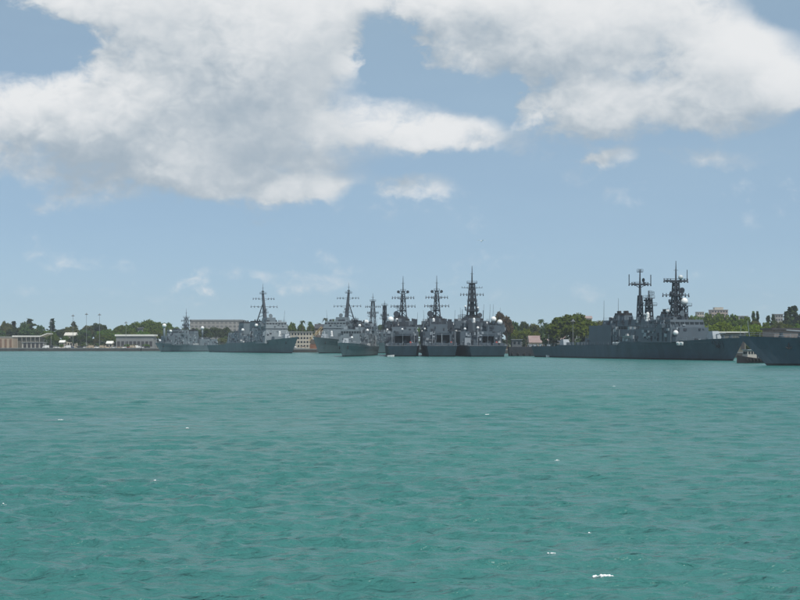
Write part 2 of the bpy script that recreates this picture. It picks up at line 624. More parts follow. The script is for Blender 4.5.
def make_land():
    front = [(-2500, 1140), (-190, 1100), (-138, 1135), (-67, 1135), (-67, 950), (-54, 950), (-54, 1065), (14, 1065), (14, 850),
             (70, 850), (70, 735), (110, 735), (118, 615), (2500, 575)]
    pts = front + [(2500, 2600), (-2500, 2600)]
    m = MB()
    m.add([(x, y, ZG) for x, y in pts], [tuple(range(len(pts)))])
    o = m.build('shore_ground', SAND)
    o['kind'] = 'structure'
    w = MB()
    t = MB()
    for (a, b) in zip(front[:-1], front[1:]):
        a, b = Vector(a), Vector(b)
        d = (b - a).normalized()
        nrm = Vector((d.y, -d.x))
        p = [a, b, b + nrm * 1.2, a + nrm * 1.2]
        for (mb, z0, z1, q) in ((w, -4, ZG - 0.35, p), (t, ZG - 0.35, ZG + 0.12, [a - nrm * 1.5, b - nrm * 1.5, b + nrm * 1.3, a + nrm * 1.3])):
            vs = [(c.x, c.y, z) for z in (z0, z1) for c in q]
            mb.add(vs, [(3, 2, 1, 0), (4, 5, 6, 7), (0, 1, 5, 4), (1, 2, 6, 5), (2, 3, 7, 6), (3, 0, 4, 7)])
    hl = MB()
    nx, ny = 60, 8
    gg = random.Random(9)
    for j in range(ny):
        for i in range(nx):
            x = -2400 + 4800 * i / (nx - 1)
            f = j / (ny - 1)
            hl.v.append((x, 1420 + f * 1150, ZG - .5 + (f ** .6) * (9 + 26 * max(0, min(1, (x - 150) / 500))) * gg.uniform(.85, 1.1)))
    hl.f = [(j * nx + i, j * nx + i + 1, (j + 1) * nx + i + 1, (j + 1) * nx + i) for j in range(ny - 1) for i in range(nx - 1)]
    hl.mi = [0] * len(hl.f)
    ho_ = hl.build('hills', mat('scrub_hillside', (.045, .06, .025), .95, .4, .03, col2=(.09, .10, .045), bump=.5), None, True)
    ho_['kind'] = 'structure'
    wo_ = w.build('quay_wall', SEAWALL)
    wo_['kind'] = 'structure'
    c = t.build('quay_coping', CONC_D)
    c['kind'] = 'structure'


make_land()

# ------------------------------------------------------------------ ships
STROKES = {'0': [(0, 0, 1, 0), (1, 0, 1, 2), (1, 2, 0, 2), (0, 2, 0, 0)], '4': [(0, 2, 0, 1), (0, 1, 1, 1), (1, 2, 1, 0)],
           '6': [(1, 2, 0, 2), (0, 2, 0, 0), (0, 0, 1, 0), (1, 0, 1, 1), (1, 1, 0, 1)], '7': [(0, 2, 1, 2), (1, 2, .4, 0)],
           '8': [(0, 0, 1, 0), (1, 0, 1, 2), (1, 2, 0, 2), (0, 2, 0, 0), (0, 1, 1, 1)],
           '9': [(1, 0, 1, 2), (1, 2, 0, 2), (0, 2, 0, 1), (0, 1, 1, 1)]}


class Ship:
    def __init__(s, name, label, bow, stern, B, zd, rake=8, hullm=None, paint=None, draft=3.0, fine=1.7, cat='warship'):
        bow, stern = Vector(bow), Vector(stern)
        d = bow - stern
        s.L = d.length
        s.B = B
        s.zd = zd
        s.rake = rake
        s.fine = fine
        s.paint = paint or GREY
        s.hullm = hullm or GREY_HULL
        s.root = empty(name, (stern.x, stern.y, 0), math.atan2(d.y, d.x), label, cat)
        s.hull(draft)

    def half(s, t, f):
        """half breadth at deck (f=1) or waterline (f=0)"""
        e = 2.9 - 0.9 * (1 - f) * 1.2
        b = 1 - max(0, (t - 0.42) / 0.58) ** (e if f > .5 else s.fine)
        st = 0.80 + 0.20 * min(1, t / 0.3) if f > .5 else 0.74 + 0.26 * min(1, t / 0.34)
        return s.B / 2 * max(b, 0.0) * st * (1.0 if f > .5 else 0.94)

    def section(s, t):
        zdk = s.zd(t)
        lv = [(-3.0, 0), (0.0, 0), (0.55, 0.05), (zdk * 0.55, 0.45), (zdk, 1.0)]
        out = []
        for z, f in lv:
            bw, bd = s.half(t, 0), s.half(t, 1)
            hb = bw + (bd - bw) * f
            Lz = s.L - s.rake * (1 - max(z, 0) / zdk)
            over = 1.7 * max(z, 0) / zdk * max(0, 1 - t * 8)      # transom leans out over the water
            out.append((t * Lz - over, max(hb, 0.06), z))
        return out

    def hull(s, draft):
        ts = sorted(set([i / 26 for i in range(27)] + [.97, .985] + getattr(s.zd, 'breaks', [])))
        m = MB()
        secs = [s.section(t) for t in ts]
        nl = 5
        for sg in (1, -1):
            vs = [(x, sg * y, z) for se in secs for (x, y, z) in se]
            for i in range(len(ts) - 1):
                for k in range(nl - 1):
                    a, b, c, d = i * nl + k, (i + 1) * nl + k, (i + 1) * nl + k + 1, i * nl + k + 1
                    m.add([vs[a], vs[b], vs[c], vs[d]], [(0, 1, 2, 3) if sg < 0 else (3, 2, 1, 0)], 1 if k < 2 else 0)
        se = secs[0]
        vs = [(x, y, z) for (x, y, z) in se] + [(x, -y, z) for (x, y, z) in se]
        for k in range(nl - 1):
            m.add([vs[k], vs[k + 1], vs[nl + k + 1], vs[nl + k]], [(0, 1, 2, 3)], 1 if k < 2 else 0)
        se = secs[-1]
        vs = [(x, y, z) for (x, y, z) in se] + [(x, -y, z) for (x, y, z) in se]
        for k in range(nl - 1):
            m.add([vs[k], vs[k + 1], vs[nl + k + 1], vs[nl + k]], [(3, 2, 1, 0)], 1 if k < 2 else 0)
        s.hull_ob = m.build('hull', [s.hullm, BLACK], s.root)
        for sg in (1, -1):
            ta = .93
            xa, ya, za = ta * s.L - s.rake * .25, sg * (s.half(ta, 0) * .35 + s.half(ta, 1) * .65 + .15), s.zd(ta) * .72
            an = MB().tube((xa, ya, za + .7), (xa, ya, za - .9), .16, n=6)
            an.tube((xa - .8, ya, za - .5), (xa, ya, za - 1.0), .16, n=5).tube((xa + .8, ya, za - .5), (xa, ya, za - 1.0), .16, n=5)
            an.build('anchor', BLACK, s.hull_ob)
            for (f0, f1, zf) in ((.06, .55, .62), (.3, .9, .86)):
                st = MB()
                for i in range(10):
                    q = []
                    for tt in (f0 + (f1 - f0) * i / 10, f0 + (f1 - f0) * (i + 1) / 10):
                        zk = s.zd(tt)
                        zz = zk * zf
                        fz = .45 + (zf - .55) / .45 * .55
                        Lz = s.L - s.rake * (1 - zf)
                        q.append((tt * Lz - 1.7 * zf * max(0, 1 - tt * 8), sg * (s.half(tt, 0) + (s.half(tt, 1) - s.half(tt, 0)) * fz + .02), zz))
                    st.tube(q[0], q[1], .07, n=4)
                st.build('rubbing_strake', s.paint, s.hull_ob)
        dk = MB()
        for i in range(len(ts) - 1):
            (x0, y0, z0), (x1, y1, z1) = secs[i][-1], secs[i + 1][-1]
            e = -0.02
            dk.add([(x0, -y0, z0 + e), (x1, -y1, z1 + e), (x1, y1, z1 + e), (x0, y0, z0 + e)], [(0, 1, 2, 3)])
        dk.build('deck', DECK, s.root)
        # rails along each side
        for sg in (1, -1):
            rl = MB()
            prev = None
            for i in range(0, 41):
                t = 0.004 + i / 40 * 0.985
                x = t * s.L
                y = sg * (s.half(t, 1) - 0.12)
                z = s.zd(t)
                rl.tube((x, y, z - .05), (x, y, z + 1.05), 0.05, n=4)
                if prev and abs(prev[2] - z) < 1.0:
                    for h in (0.5, 1.03):
                        rl.tube((prev[0], prev[1], prev[2] + h), (x, y, z + h), 0.035, n=4)
                prev = (x, y, z)
            rl.build('railing', GREY_L, s.root)

    def zdeck(s, x):
        return s.zd(x / s.L)

    def block(s, name, x0, x1, hw, z0, z1, tx0=0, tx1=0, ty=0.3, cy=0, m=None, win=False, detail=True):
        o = MB().fr(x0, x1, cy - hw, cy + hw, z0 - .4, z1, tx0, tx1, ty).build(name, m or s.paint, s.root)
        g = random.Random(int(x0 * 7 + z1 * 13 + hw * 31))
        if detail:
            # fittings on the sides: lockers, vents, doors, ladders
            fits = [MB(), MB(), MB()]
            drs = []
            L = x1 - x0
            for sg in (1, -1):
                for k in range(max(4, int(L * (z1 - z0) / 4.5))):
                    x = g.uniform(x0 + tx0 + .8, x1 - tx1 - .8)
                    z = g.uniform(z0 + .6, z1 - .3)
                    f = (z - z0 + .4) / (z1 - z0 + .4)
                    y = cy + sg * (hw - ty * f)
                    w, h, dp = g.uniform(.4, 2.0), g.uniform(.3, 1.4), g.uniform(.15, 1.0)
                    fits[g.choice((0, 0, 1, 1, 2))].box(x, y, z, w, dp, h)
                for k in range(max(1, int(L / 7))):
                    drs.append((g.uniform(x0 + tx0 + .8, x1 - tx1 - .8), sg))
                    x = g.uniform(x0 + tx0 + .8, x1 - tx1 - .8)
                    y = cy + sg * (hw + .05)
                    fits[g.choice((0, 1))].tube((x, y, z0), (x, y, z1), .12, n=5)
            for (xe, txe, sx) in ((x0, tx0, 1), (x1, -tx1, -1)):
                for k in range(max(3, int(hw * (z1 - z0) / 4))):
                    y = cy + g.uniform(-hw + ty + .5, hw - ty - .5)
                    z = g.uniform(z0 + .6, z1 - (1.9 if win and sx < 0 else .3))
                    f = (z - z0 + .4) / (z1 - z0 + .4)
                    fits[g.choice((0, 1, 1, 2))].box(xe + txe * f, y, z, g.uniform(.2, .8), g.uniform(.4, 1.5), g.uniform(.3, 1.3))
            for k in range(max(2, int(L * hw / 14))):
                fits[g.choice((0, 1, 1))].box(g.uniform(x0 + tx0 + .5, x1 - tx1 - .5), cy + g.uniform(-hw + ty, hw - ty), z1 + .3, g.uniform(.5, 1.8), g.uniform(.5, 1.8), g.uniform(.8, 2.2))
            for fm, mm in zip(fits, (GREY_L, MASTP, s.paint)):
                if fm.v:
                    fm.build('wall_fittings', mm, o)
            for (x, sg) in drs:
                f = 1.3 / (z1 - z0 + .4)
                MB().box(x, cy + sg * (hw - ty * f), z0 + 1.0, .8, .22, 1.9).build('door', DARKIN, o)
            rl = MB()
            for sg in (1, -1):
                y = cy + sg * (hw - ty - .1)
                for h in (.55, 1.05):
                    rl.tube((x0 + tx0, y, z1 + h), (x1 - tx1, y, z1 + h), .035, n=4)
                n = max(2, int((x1 - x0) / 2.2))
                for k in range(n + 1):
                    x = x0 + tx0 + .05 + (x1 - tx1 - x0 - tx0 - .1) * k / n
                    rl.tube((x, y, z1 - .05), (x, y, z1 + 1.05), .04, n=4)
            rl.build('railing', GREY_L, o)
        if win:
            zc = z1 - 1.35
            f = (zc - z0 + .4) / (z1 - z0 + .4)
            nwin = 7
            for k in range(nwin):
                y = cy + (k - (nwin - 1) / 2) * (2 * (hw - ty * f) / nwin)
                MB().box(x1 - tx1 * f, y, zc, .25, 2 * (hw - ty) / nwin * .78, .95).build('window', GLASS, o)
            for sg in (1, -1):
                for k in range(5):
                    x = x1 - tx1 * f - 1.0 - k * 1.35
                    MB().box(x, cy + sg * (hw - ty * f), zc, 1.0, .25, .95).build('window', GLASS, o)
            # bridge wings
            for sg in (1, -1):
                MB().fr(x1 - tx1 - 6, x1 - tx1 - 2.5, cy + sg * (hw + .6) - 1.0, cy + sg * (hw + .6) + 1.0, z1 - 3.0, z1 - 1.7).build('bridge_wing', s.paint, o)
        return o

    def funnel(s, x0, x1, hw, z0, z1, cy=0, m=None):
        o = MB().fr(x0, x1, cy - hw, cy + hw, z0 - .3, z1, 1.0, .3, .35).build('funnel', m or s.paint, s.root)
        MB().fr(x0 + 1.1, x1 - .4, cy - hw + .45, cy + hw - .45, z1, z1 + .9, .1, .1, .1).build('funnel_cap', BLACK, o)
        pp = MB()
        for k in range(3):
            x = x0 + 1.6 + (x1 - x0 - 3) * k / 2
            pp.tube((x, cy, z1 + .8), (x - .3, cy, z1 + 1.7), .45, n=8)
        pp.build('exhaust_pipe', BLACK, o)
        for sg in (1, -1):
            lv = MB()
            for k in range(4):
                z = z0 + (z1 - z0) * (.35 + .12 * k)
                f = (z - z0 + .3) / (z1 - z0 + .3)
                lv.box((x0 + x1) / 2 + .3, cy + sg * (hw - .35 * f), z, (x1 - x0) * .5, .12, .22)
            lv.build('louvre', DARKIN, o)
        return o

    def lattice(s, x, z0, z1, w0, w1, cy=0, r=.16, bays=6, m=None, rake=0.0, name='mast'):
        mb = MB()
        def cn(k, c):
            f = k / bays
            w = (w0 + (w1 - w0) * f) / 2
            sx, sy = ((-1, -1), (1, -1), (1, 1), (-1, 1))[c]
            return Vector((x + sx * w + rake * f, cy + sy * w, z0 + (z1 - z0) * f))
        for k in range(bays):
            for c in range(4):
                mb.tube(cn(k, c), cn(k + 1, c), r, r * .95, n=5)
                c2 = (c + 1) % 4
                mb.tube(cn(k, c), cn(k + 1, c2), r * .55, n=4)
                mb.tube(cn(k, c2), cn(k + 1, c), r * .55, n=4)
                mb.tube(cn(k + 1, c), cn(k + 1, c2), r * .6, n=4)
        return mb.build(name, m or MASTP, s.root)

    def yard(s, mast, x, z, half, cy=0, r=.13, up=0, stays=True, drop=True):
        mb = MB()
        mb.tube((x, cy - half, z), (x, cy + half, z), r * .8, n=5)
        if stays:
            for sg in (1, -1):
                mb.tube((x, cy, z - 1.6), (x, cy + sg * half * .55, z), r * .6, n=4)
        for sg in (1, -1):
            for f in (.45, .72, .98):
                h = up if (f > .9 and up) else .7
                mb.tube((x, cy + sg * half * f, z - .2), (x, cy + sg * half * f, z + h), r * .75, n=5)
                if drop:
                    mb.lathe((x, cy + sg * half * f, z - .75), [(.22, 0), (.28, .3), (.2, .65)], 6)
        return mb.build('yardarm', MASTP, mast)

    def platform(s, mast, x, z, w, d, cy=0, m=None):
        mb = MB()
        mb.box(x, cy, z, d, w, .25)
        for sg in (1, -1):
            for h in (.5, 1.0):
                mb.tube((x - d / 2, cy + sg * w / 2, z + h), (x + d / 2, cy + sg * w / 2, z + h), .05, n=4)
                mb.tube((x + sg * d / 2, cy - w / 2, z + h), (x + sg * d / 2, cy + w / 2, z + h), .05, n=4)
            for sh in (1, -1):
                mb.tube((x + sg * d / 2, cy + sh * w / 2, z), (x + sg * d / 2, cy + sh * w / 2, z + 1.0), .06, n=4)
        return mb.build('platform', m or MASTP, mast)

    def pole(s, mast, x, z0, z1, cy=0, r=.2):
        mb = MB()
        mb.tube((x, cy, z0), (x, cy, z0 + (z1 - z0) * .6), r, r * .7, n=6)
        mb.tube((x, cy, z0 + (z1 - z0) * .58), (x, cy, z1), r * .6, r * .3, n=5)
        mb.tube((x, cy - .9, z0 + (z1 - z0) * .55), (x, cy + .9, z0 + (z1 - z0) * .55), .07, n=4)
        return mb.build('topmast', MASTP, mast)

    def radar(s, mast, x, z, w, h, cy=0, ang=0.5, m=None):
        """curved lattice search radar on a pedestal"""
        mb = MB()
        ca, sa = math.cos(ang), math.sin(ang)
        def P(u, v):
            dx, dy = .35 * w * (u * u) * .5, u * w / 2
            return (x + dx * ca - dy * sa, cy + dx * sa + dy * ca, z + h / 2 + v * h / 2 * (1 - .35 * u * u))
        n = 8
        for v in (-1, -.33, .33, 1):
            for i in range(n):
                mb.tube(P(-1 + 2 * i / n, v), P(-1 + 2 * (i + 1) / n, v), .09, n=4)
        for i in range(n + 1):
            u = -1 + 2 * i / n
            mb.tube(P(u, -1), P(u, 1), .08, n=4)
        mb.tube((x, cy, z - .8), (x, cy, z + .3), .35, n=8)
        return mb.build('radar_antenna', m or MASTP, mast)

    def dish(s, parent, x, z, r, cy=0, d=(1, 0, .2), m=None, ped=1.0):
        mb = MB()
        c = Vector((x, cy, z))
        d = Vector(d).normalized()
        mb.tube(c - d * r * .35, c + d * r * .25, r * .35, r, 14)
        mb.tube(c + d * r * .25, c + d * r * .6, .06, n=4)
        mb.tube((x, cy, z - r - ped), (x, cy, z - r * .2), r * .4, r * .3, 8)
        return mb.build('fire_control_radar', m or s.paint, parent or s.root)

    def radome(s, x, y, z, r, parent=None, ped=1.0, m=None):
        """z is the centre of the dome"""
        mb = MB()
        mb.dome((x, y, z), r, mi=0)
        mb.tube((x, y, z - r * .6 - ped), (x, y, z - r * .7), r * .45, r * .55, 10, mi=1)
        return mb.build('radome', [m or WHITE, s.paint], parent or s.root, True)

    def ciws(s, x, y, z, face=1):
        mb = MB()
        mb.lathe((x, y, z), [(.95, 0), (.95, .5), (.7, .55), (.7, 1.4), (.62, 1.5), (.62, 2.7), (.5, 3.1), (.25, 3.35), (.05, 3.4)], 12)
        o = mb.build('close_in_gun', WHITE, s.root, False)
        MB().tube((x + .4 * face, y, z + 1.2), (x + 2.0 * face, y, z + 1.3), .16, n=6).build('gun_barrel', MASTP, o)
        return o

    def gun(s, x, z, face=1, m=None, sc=1.0):
        mb = MB()
        mb.lathe((x, 0, z - .2), [(2.0 * sc, 0), (2.0 * sc, .45)], 14)
        mb.fr(x - 2.2 * sc, x + 2.4 * sc, -1.7 * sc, 1.7 * sc, z + .25, z + 2.9 * sc, .5 * sc, 1.5 * sc, .45 * sc)
        o = mb.build('gun_turret', m or GREY_L, s.root)
        MB().tube((x + face * 1.4 * sc, 0, z + 1.7 * sc), (x + face * 7.5 * sc, 0, z + 2.2 * sc), .22 * sc, .15 * sc, 8).build('gun_barrel', m or GREY_L, o)
        return o

    def whip(s, x, y, z, h, lean=(0, 0)):
        MB().tube((x, y, z - .1), (x + lean[0], y + lean[1], z + h), .12, .05, n=5).build('whip_antenna', GREY_D, s.root)

    def rafts(s, xs, y, z):
        for x in xs:
            mb = MB()
            mb.tube((x - .75, y, z + .75), (x + .75, y, z + .75), .36, n=8)
            mb.box(x - .45, y, z + .25, .12, .7, .6)
            mb.box(x + .45, y, z + .25, .12, .7, .6)
            mb.build('life_raft_canister', WHITE, s.root)

    def boat(s, x, y, z, L=6.5):
        mb = MB()
        n = 8
        for i in range(n):
            a, b = i / n, (i + 1) / n
            ha, hb = 1.1 * (1 - a ** 3), 1.1 * (1 - b ** 3)
            for sg in (1, -1):
                vs = [(x + a * L, y + sg * ha, z + 1.1), (x + b * L, y + sg * hb, z + 1.1), (x + b * L * .96, y + sg * hb * .35, z + .15), (x + a * L * .96, y + sg * ha * .35, z + .15)]
                mb.add(vs, [(0, 1, 2, 3)])
            mb.add([(x + a * L, -ha + y, z + 1.05), (x + b * L, -hb + y, z + 1.05), (x + b * L, hb + y, z + 1.05), (x + a * L, ha + y, z + 1.05)], [(0, 1, 2, 3)])
            mb.add([(x + a * L * .96, -ha * .35 + y, z + .15), (x + b * L * .96, -hb * .35 + y, z + .15), (x + b * L * .96, hb * .35 + y, z + .15), (x + a * L * .96, ha * .35 + y, z + .15)], [(0, 1, 2, 3)])
        mb.fr(x + 1.5, x + 3.2, y - .6, y + .6, z + 1.0, z + 1.9, .1, .4, .1)
        mb.box(x + 1.2, y, z + 0.05, .2, 1.4, .5)
        mb.box(x + L * .7, y, z + 0.05, .2, 1.4, .5)
        mb.build('ship_boat', mat('boat_grey', (.35, .36, .36), .6), s.root)

    def staff(s, x, z, h, rake=0.0):
        MB().tube((x, 0, z - .1), (x + rake, 0, z + h), .09, .05, n=5).build('flagstaff', GREY_L, s.root)

    def number(s, txt, x, z, h, side):
        """hull number painted on the bow plating; side +1 port, -1 starboard"""
        w = h * .5
        mb = MB()
        sgn = 1 if side < 0 else -1      # reading direction along x
        def onhull(xx, zz):
            t = xx / s.L
            bw, bd, zk = s.half(t, 0), s.half(t, 1), s.zd(t)
            # follow the plating between the two upper levels
            for _ in range(4):
                Lz = s.L - s.rake * (1 - zz / zk)
                t = min(.999, xx / Lz)
                bw, bd, zk = s.half(t, 0), s.half(t, 1), s.zd(t)
            zm = zk * .55
            f = .45 + (zz - zm) / (zk - zm) * .55 if zz > zm else .05 + (zz - .55) / (zm - .55) * .40
            return Vector((xx, side * (bw + (bd - bw) * f + .10), zz))
        for k, chh in enumerate(txt):
            xo = x + sgn * k * w * 1.45
            for (a, b, c, d) in STROKES[chh]:
                p0 = (xo + sgn * a * w, z + b * h / 2)
                p1 = (xo + sgn * c * w, z + d * h / 2)
                nseg = 3
                for i in range(nseg):
                    q0 = onhull(p0[0] + (p1[0] - p0[0]) * i / nseg, p0[1] + (p1[1] - p0[1]) * i / nseg)
                    q1 = onhull(p0[0] + (p1[0] - p0[0]) * (i + 1) / nseg, p0[1] + (p1[1] - p0[1]) * (i + 1) / nseg)
                    mb.tube(q0, q1, .17, n=4)
        mb.build('hull_number', NUMBER, s.hull_ob)

    def hangar(s, x0, x1, hw, z0, z1, dw, dh, cy=0, arch=False, ty=.25):
        """hangar block with an open doorway in its aft face"""
        mb = MB()
        d0, d1 = cy - dw / 2, cy + dw / 2
        t = .35
        mb.fr(x0, x1, -hw, d0, z0 - .4, z1, 0, 0, 0)
        mb.fr(x0, x1, d1, hw, z0 - .4, z1, 0, 0, 0)
        mb.fr(x0, x1, d0, d1, z0 + dh, z1, 0, 0, 0)
        mb.fr(x0 + 14, x1, d0, d1, z0 - .4, z0 + dh, 0, 0, 0)
        if arch:
            for sg in (1, -1):
                y = cy + sg * dw / 2
                mb.add([(x0, y, z0 + dh), (x0, y - sg * 1.3, z0 + dh), (x0, y, z0 + dh - 1.3), (x0 + 2, y, z0 + dh), (x0 + 2, y - sg * 1.3, z0 + dh), (x0 + 2, y, z0 + dh - 1.3)],
                       [(0, 1, 2), (3, 5, 4), (1, 4, 5, 2)])
        o = mb.build('hangar', s.paint, s.root)
        MB().fr(x0 + .3, x0 + .55, d0 + .02, d1 - .02, z0 + dh * .86, z0 + dh - .01).build('rolled_door', GREY_L, o)
        g = random.Random(int(hw * 100 + cy * 37))
        cl_ = [MB(), MB()]
        for k in range(46):
            y, z = g.uniform(-hw + .4, hw - .4), g.uniform(z0 + .3, z1 + .2)
            if abs(y - cy) < dw / 2 + .6 and z < z0 + dh + .6:
                continue
            cl_[g.choice((0, 0, 1))].box(x0, y, z, g.uniform(.3, 1.3), g.uniform(.3, 1.5), g.uniform(.3, 1.5))
        for k in range(5):
            y = g.uniform(-hw + .5, hw - .5)
            if abs(y - cy) > dw / 2 + .5:
                cl_[0].tube((x0 - .2, y, z0), (x0 - .2, y, z1 + .5), .12, n=5)
        cl_[0].build('wall_fittings', MASTP, o)
        cl_[1].build('wall_fittings', GREY_L, o)
        hl_ = MB()           # gear stowed inside the open bay
        for k in range(9):
            hl_.box(x0 + g.uniform(2, 10), cy + g.uniform(-dw / 2 + .8, dw / 2 - .8), z0 + g.uniform(.5, 1.6), g.uniform(.6, 2), g.uniform(.6, 1.6), g.uniform(.8, 2.4))
        hl_.build('deck_gear', GREY_D, o)
        fr_ = MB()
        for sg in (1, -1):
            fr_.box(x0 - .08, cy + sg * (dw / 2 + .2), z0 + dh / 2, .3, .35, dh)
        fr_.box(x0 - .08, cy, z0 + dh + .2, .3, dw + .8, .35)
        fr_.build('door_frame', GREY_D, o)
        return o

    def person(s, x, y, z, m):
        pass


class Sheer:
    """deck height along the ship, with steps"""

    def __init__(s, pts):
        s.pts = pts
        s.breaks = []
        for (a, b) in zip(pts[:-1], pts[1:]):
            if b[0] - a[0] < 0.012:
                s.breaks += [a[0], b[0]]

    def __call__(s, t):
        p = s.pts
        if t <= p[0][0]:
            return p[0][1]
        for a, b in zip(p[:-1], p[1:]):
            if t <= b[0]:
                f = (t - a[0]) / (b[0] - a[0])
                return a[1] + (b[1] - a[1]) * f
        return p[-1][1]


# ---- missile destroyers with raked tripod masts
def guided_destroyer(label, bow, stern, num=None, side=-1):
    s = Ship('destroyer', label, bow, stern, 20, Sheer([(0, 4.6), (.28, 4.9), (.30, 5.8), (.55, 6.2), (.8, 7.8), (1, 9.6)]), 9.5)
    k = s.L / 154.0
    X = lambda v: v * k
    s.block('deckhouse', X(66), X(88), 7.5, 5.8, 10.4, 0, 0, .8)
    s.block('aft_superstructure', X(40), X(68), 7.8, 5.6, 12.6, 2.5, 0, 1.2)
    f = s.block('forward_superstructure', X(88), X(120), 9.0, 6.2, 15.2, 1.5, 3.5, 2.2, m=GREY)
    for (xx, yy, ax) in ((118, -7.2, (.75, -.65, .1)), (118, 7.2, (.75, .65, .1)), (92, -8.0, (-.6, -.8, .15)), (92, 8.0, (-.6, .8, .15))):
        MB().disc((X(xx) - 1.2, yy, 11.6), ax, 1.9, .4, 8).build('radar_panel', GREY_L, f)
    s.block('bridge', X(101), X(117), 7.2, 15.2, 19.0, .8, 1.5, .8, win=True)
    s.funnel(X(74), X(86), 3.6, 10.3, 19.0)
    s.funnel(X(52), X(63), 3.6, 12.5, 18.6)
    s.block('director_deckhouse', X(97), X(107), 3.2, 19.0, 21.6, .4, .4, .5, detail=False)
    # raked mast: one stout leg and two braces
    mb = MB()
    zt = 37.0
    mb.fr(X(95) - .1, X(98), -1.1, 1.1, 15, zt, -5.0, 5.9, .75)
    for sg in (1, -1):
        mb.tube((X(84), sg * 3.2, 14.5), (X(91.6), sg * .5, 30), .42, .3, 8)
        mb.tube((X(88), sg * 1.9, 22), (X(94), 0, 23.5), .18, n=5)
    ms = mb.build('mast', MASTP, s.root)
    xm = X(95) - 4.0
    s.yard(ms, X(92.2), 33.6, 7.0)
    s.yard(ms, X(93.2), 28.6, 8.8, up=.9)
    s.platform(ms, X(91.0), 36.6, 3.6, 2.6)
    s.platform(ms, X(93.6), 24.6, 4.2, 3.0)
    s.pole(ms, X(90.8), 36.6, 43.0)
    s.radar(ms, X(95.2), 26.0, 3.6, 1.2, ang=.9)
    MB().dome((X(90.8), 0, 38.0), .8).build('antenna_drum', GREY_D, ms, True)
    s.dish(None, X(105), 22.6, 1.3, ped=.6)
    s.dish(None, X(47), 14.8, 1.2, cy=0, d=(-1, 0, .2), ped=1.2)
    s.dish(None, X(58), 14.6, 1.2, cy=0, d=(-1, 0, .2), ped=1.2)
    s.ciws(X(122), 0, s.zdeck(X(122)) + .0)
    s.block('ciws_deck', X(119.5), X(125), 4.5, s.zdeck(X(122)), s.zdeck(X(122)) + 2.2, 0, .6, .3, detail=False)
    s.ciws(X(43.5), 0, 12.6, -1)
    for o in [o for o in s.root.children if o.name.startswith('close_in_gun')][:1]:
        o.location.z += 2.1
    s.gun(X(134), s.zdeck(X(134)), 1)
    for sg in (1, -1):
        s.radome(X(100), sg * 7.4, 16.8, 1.1, ped=.8)
        s.radome(X(66), sg * 5.0, 14.2, 1.0, ped=1.0)
        s.rafts([X(70), X(73.5), X(77)], sg * 8.3, s.zdeck(X(73)))
        s.whip(X(56), sg * 6.5, 12.4, 9, (-.5, sg * .8))
        s.whip(X(112), sg * 6.3, 18.9, 7, (0, sg * .6))
    s.boat(X(69), -8.0, 6.2)
    s.staff(X(1.5), 4.6, 5)
    s.staff(X(151), s.zdeck(X(151)), 4, .5)
    if num:
        s.number(num, X(132), 4.0, 2.6, side)
    return s


p = lambda px, D: at(px, D).to_2d()
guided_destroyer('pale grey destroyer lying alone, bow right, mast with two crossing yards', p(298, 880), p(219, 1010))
guided_destroyer('grey destroyer with raked tripod mast, bow beside the pier crane', p(313, 860), Vector((-4.9, 1003)))


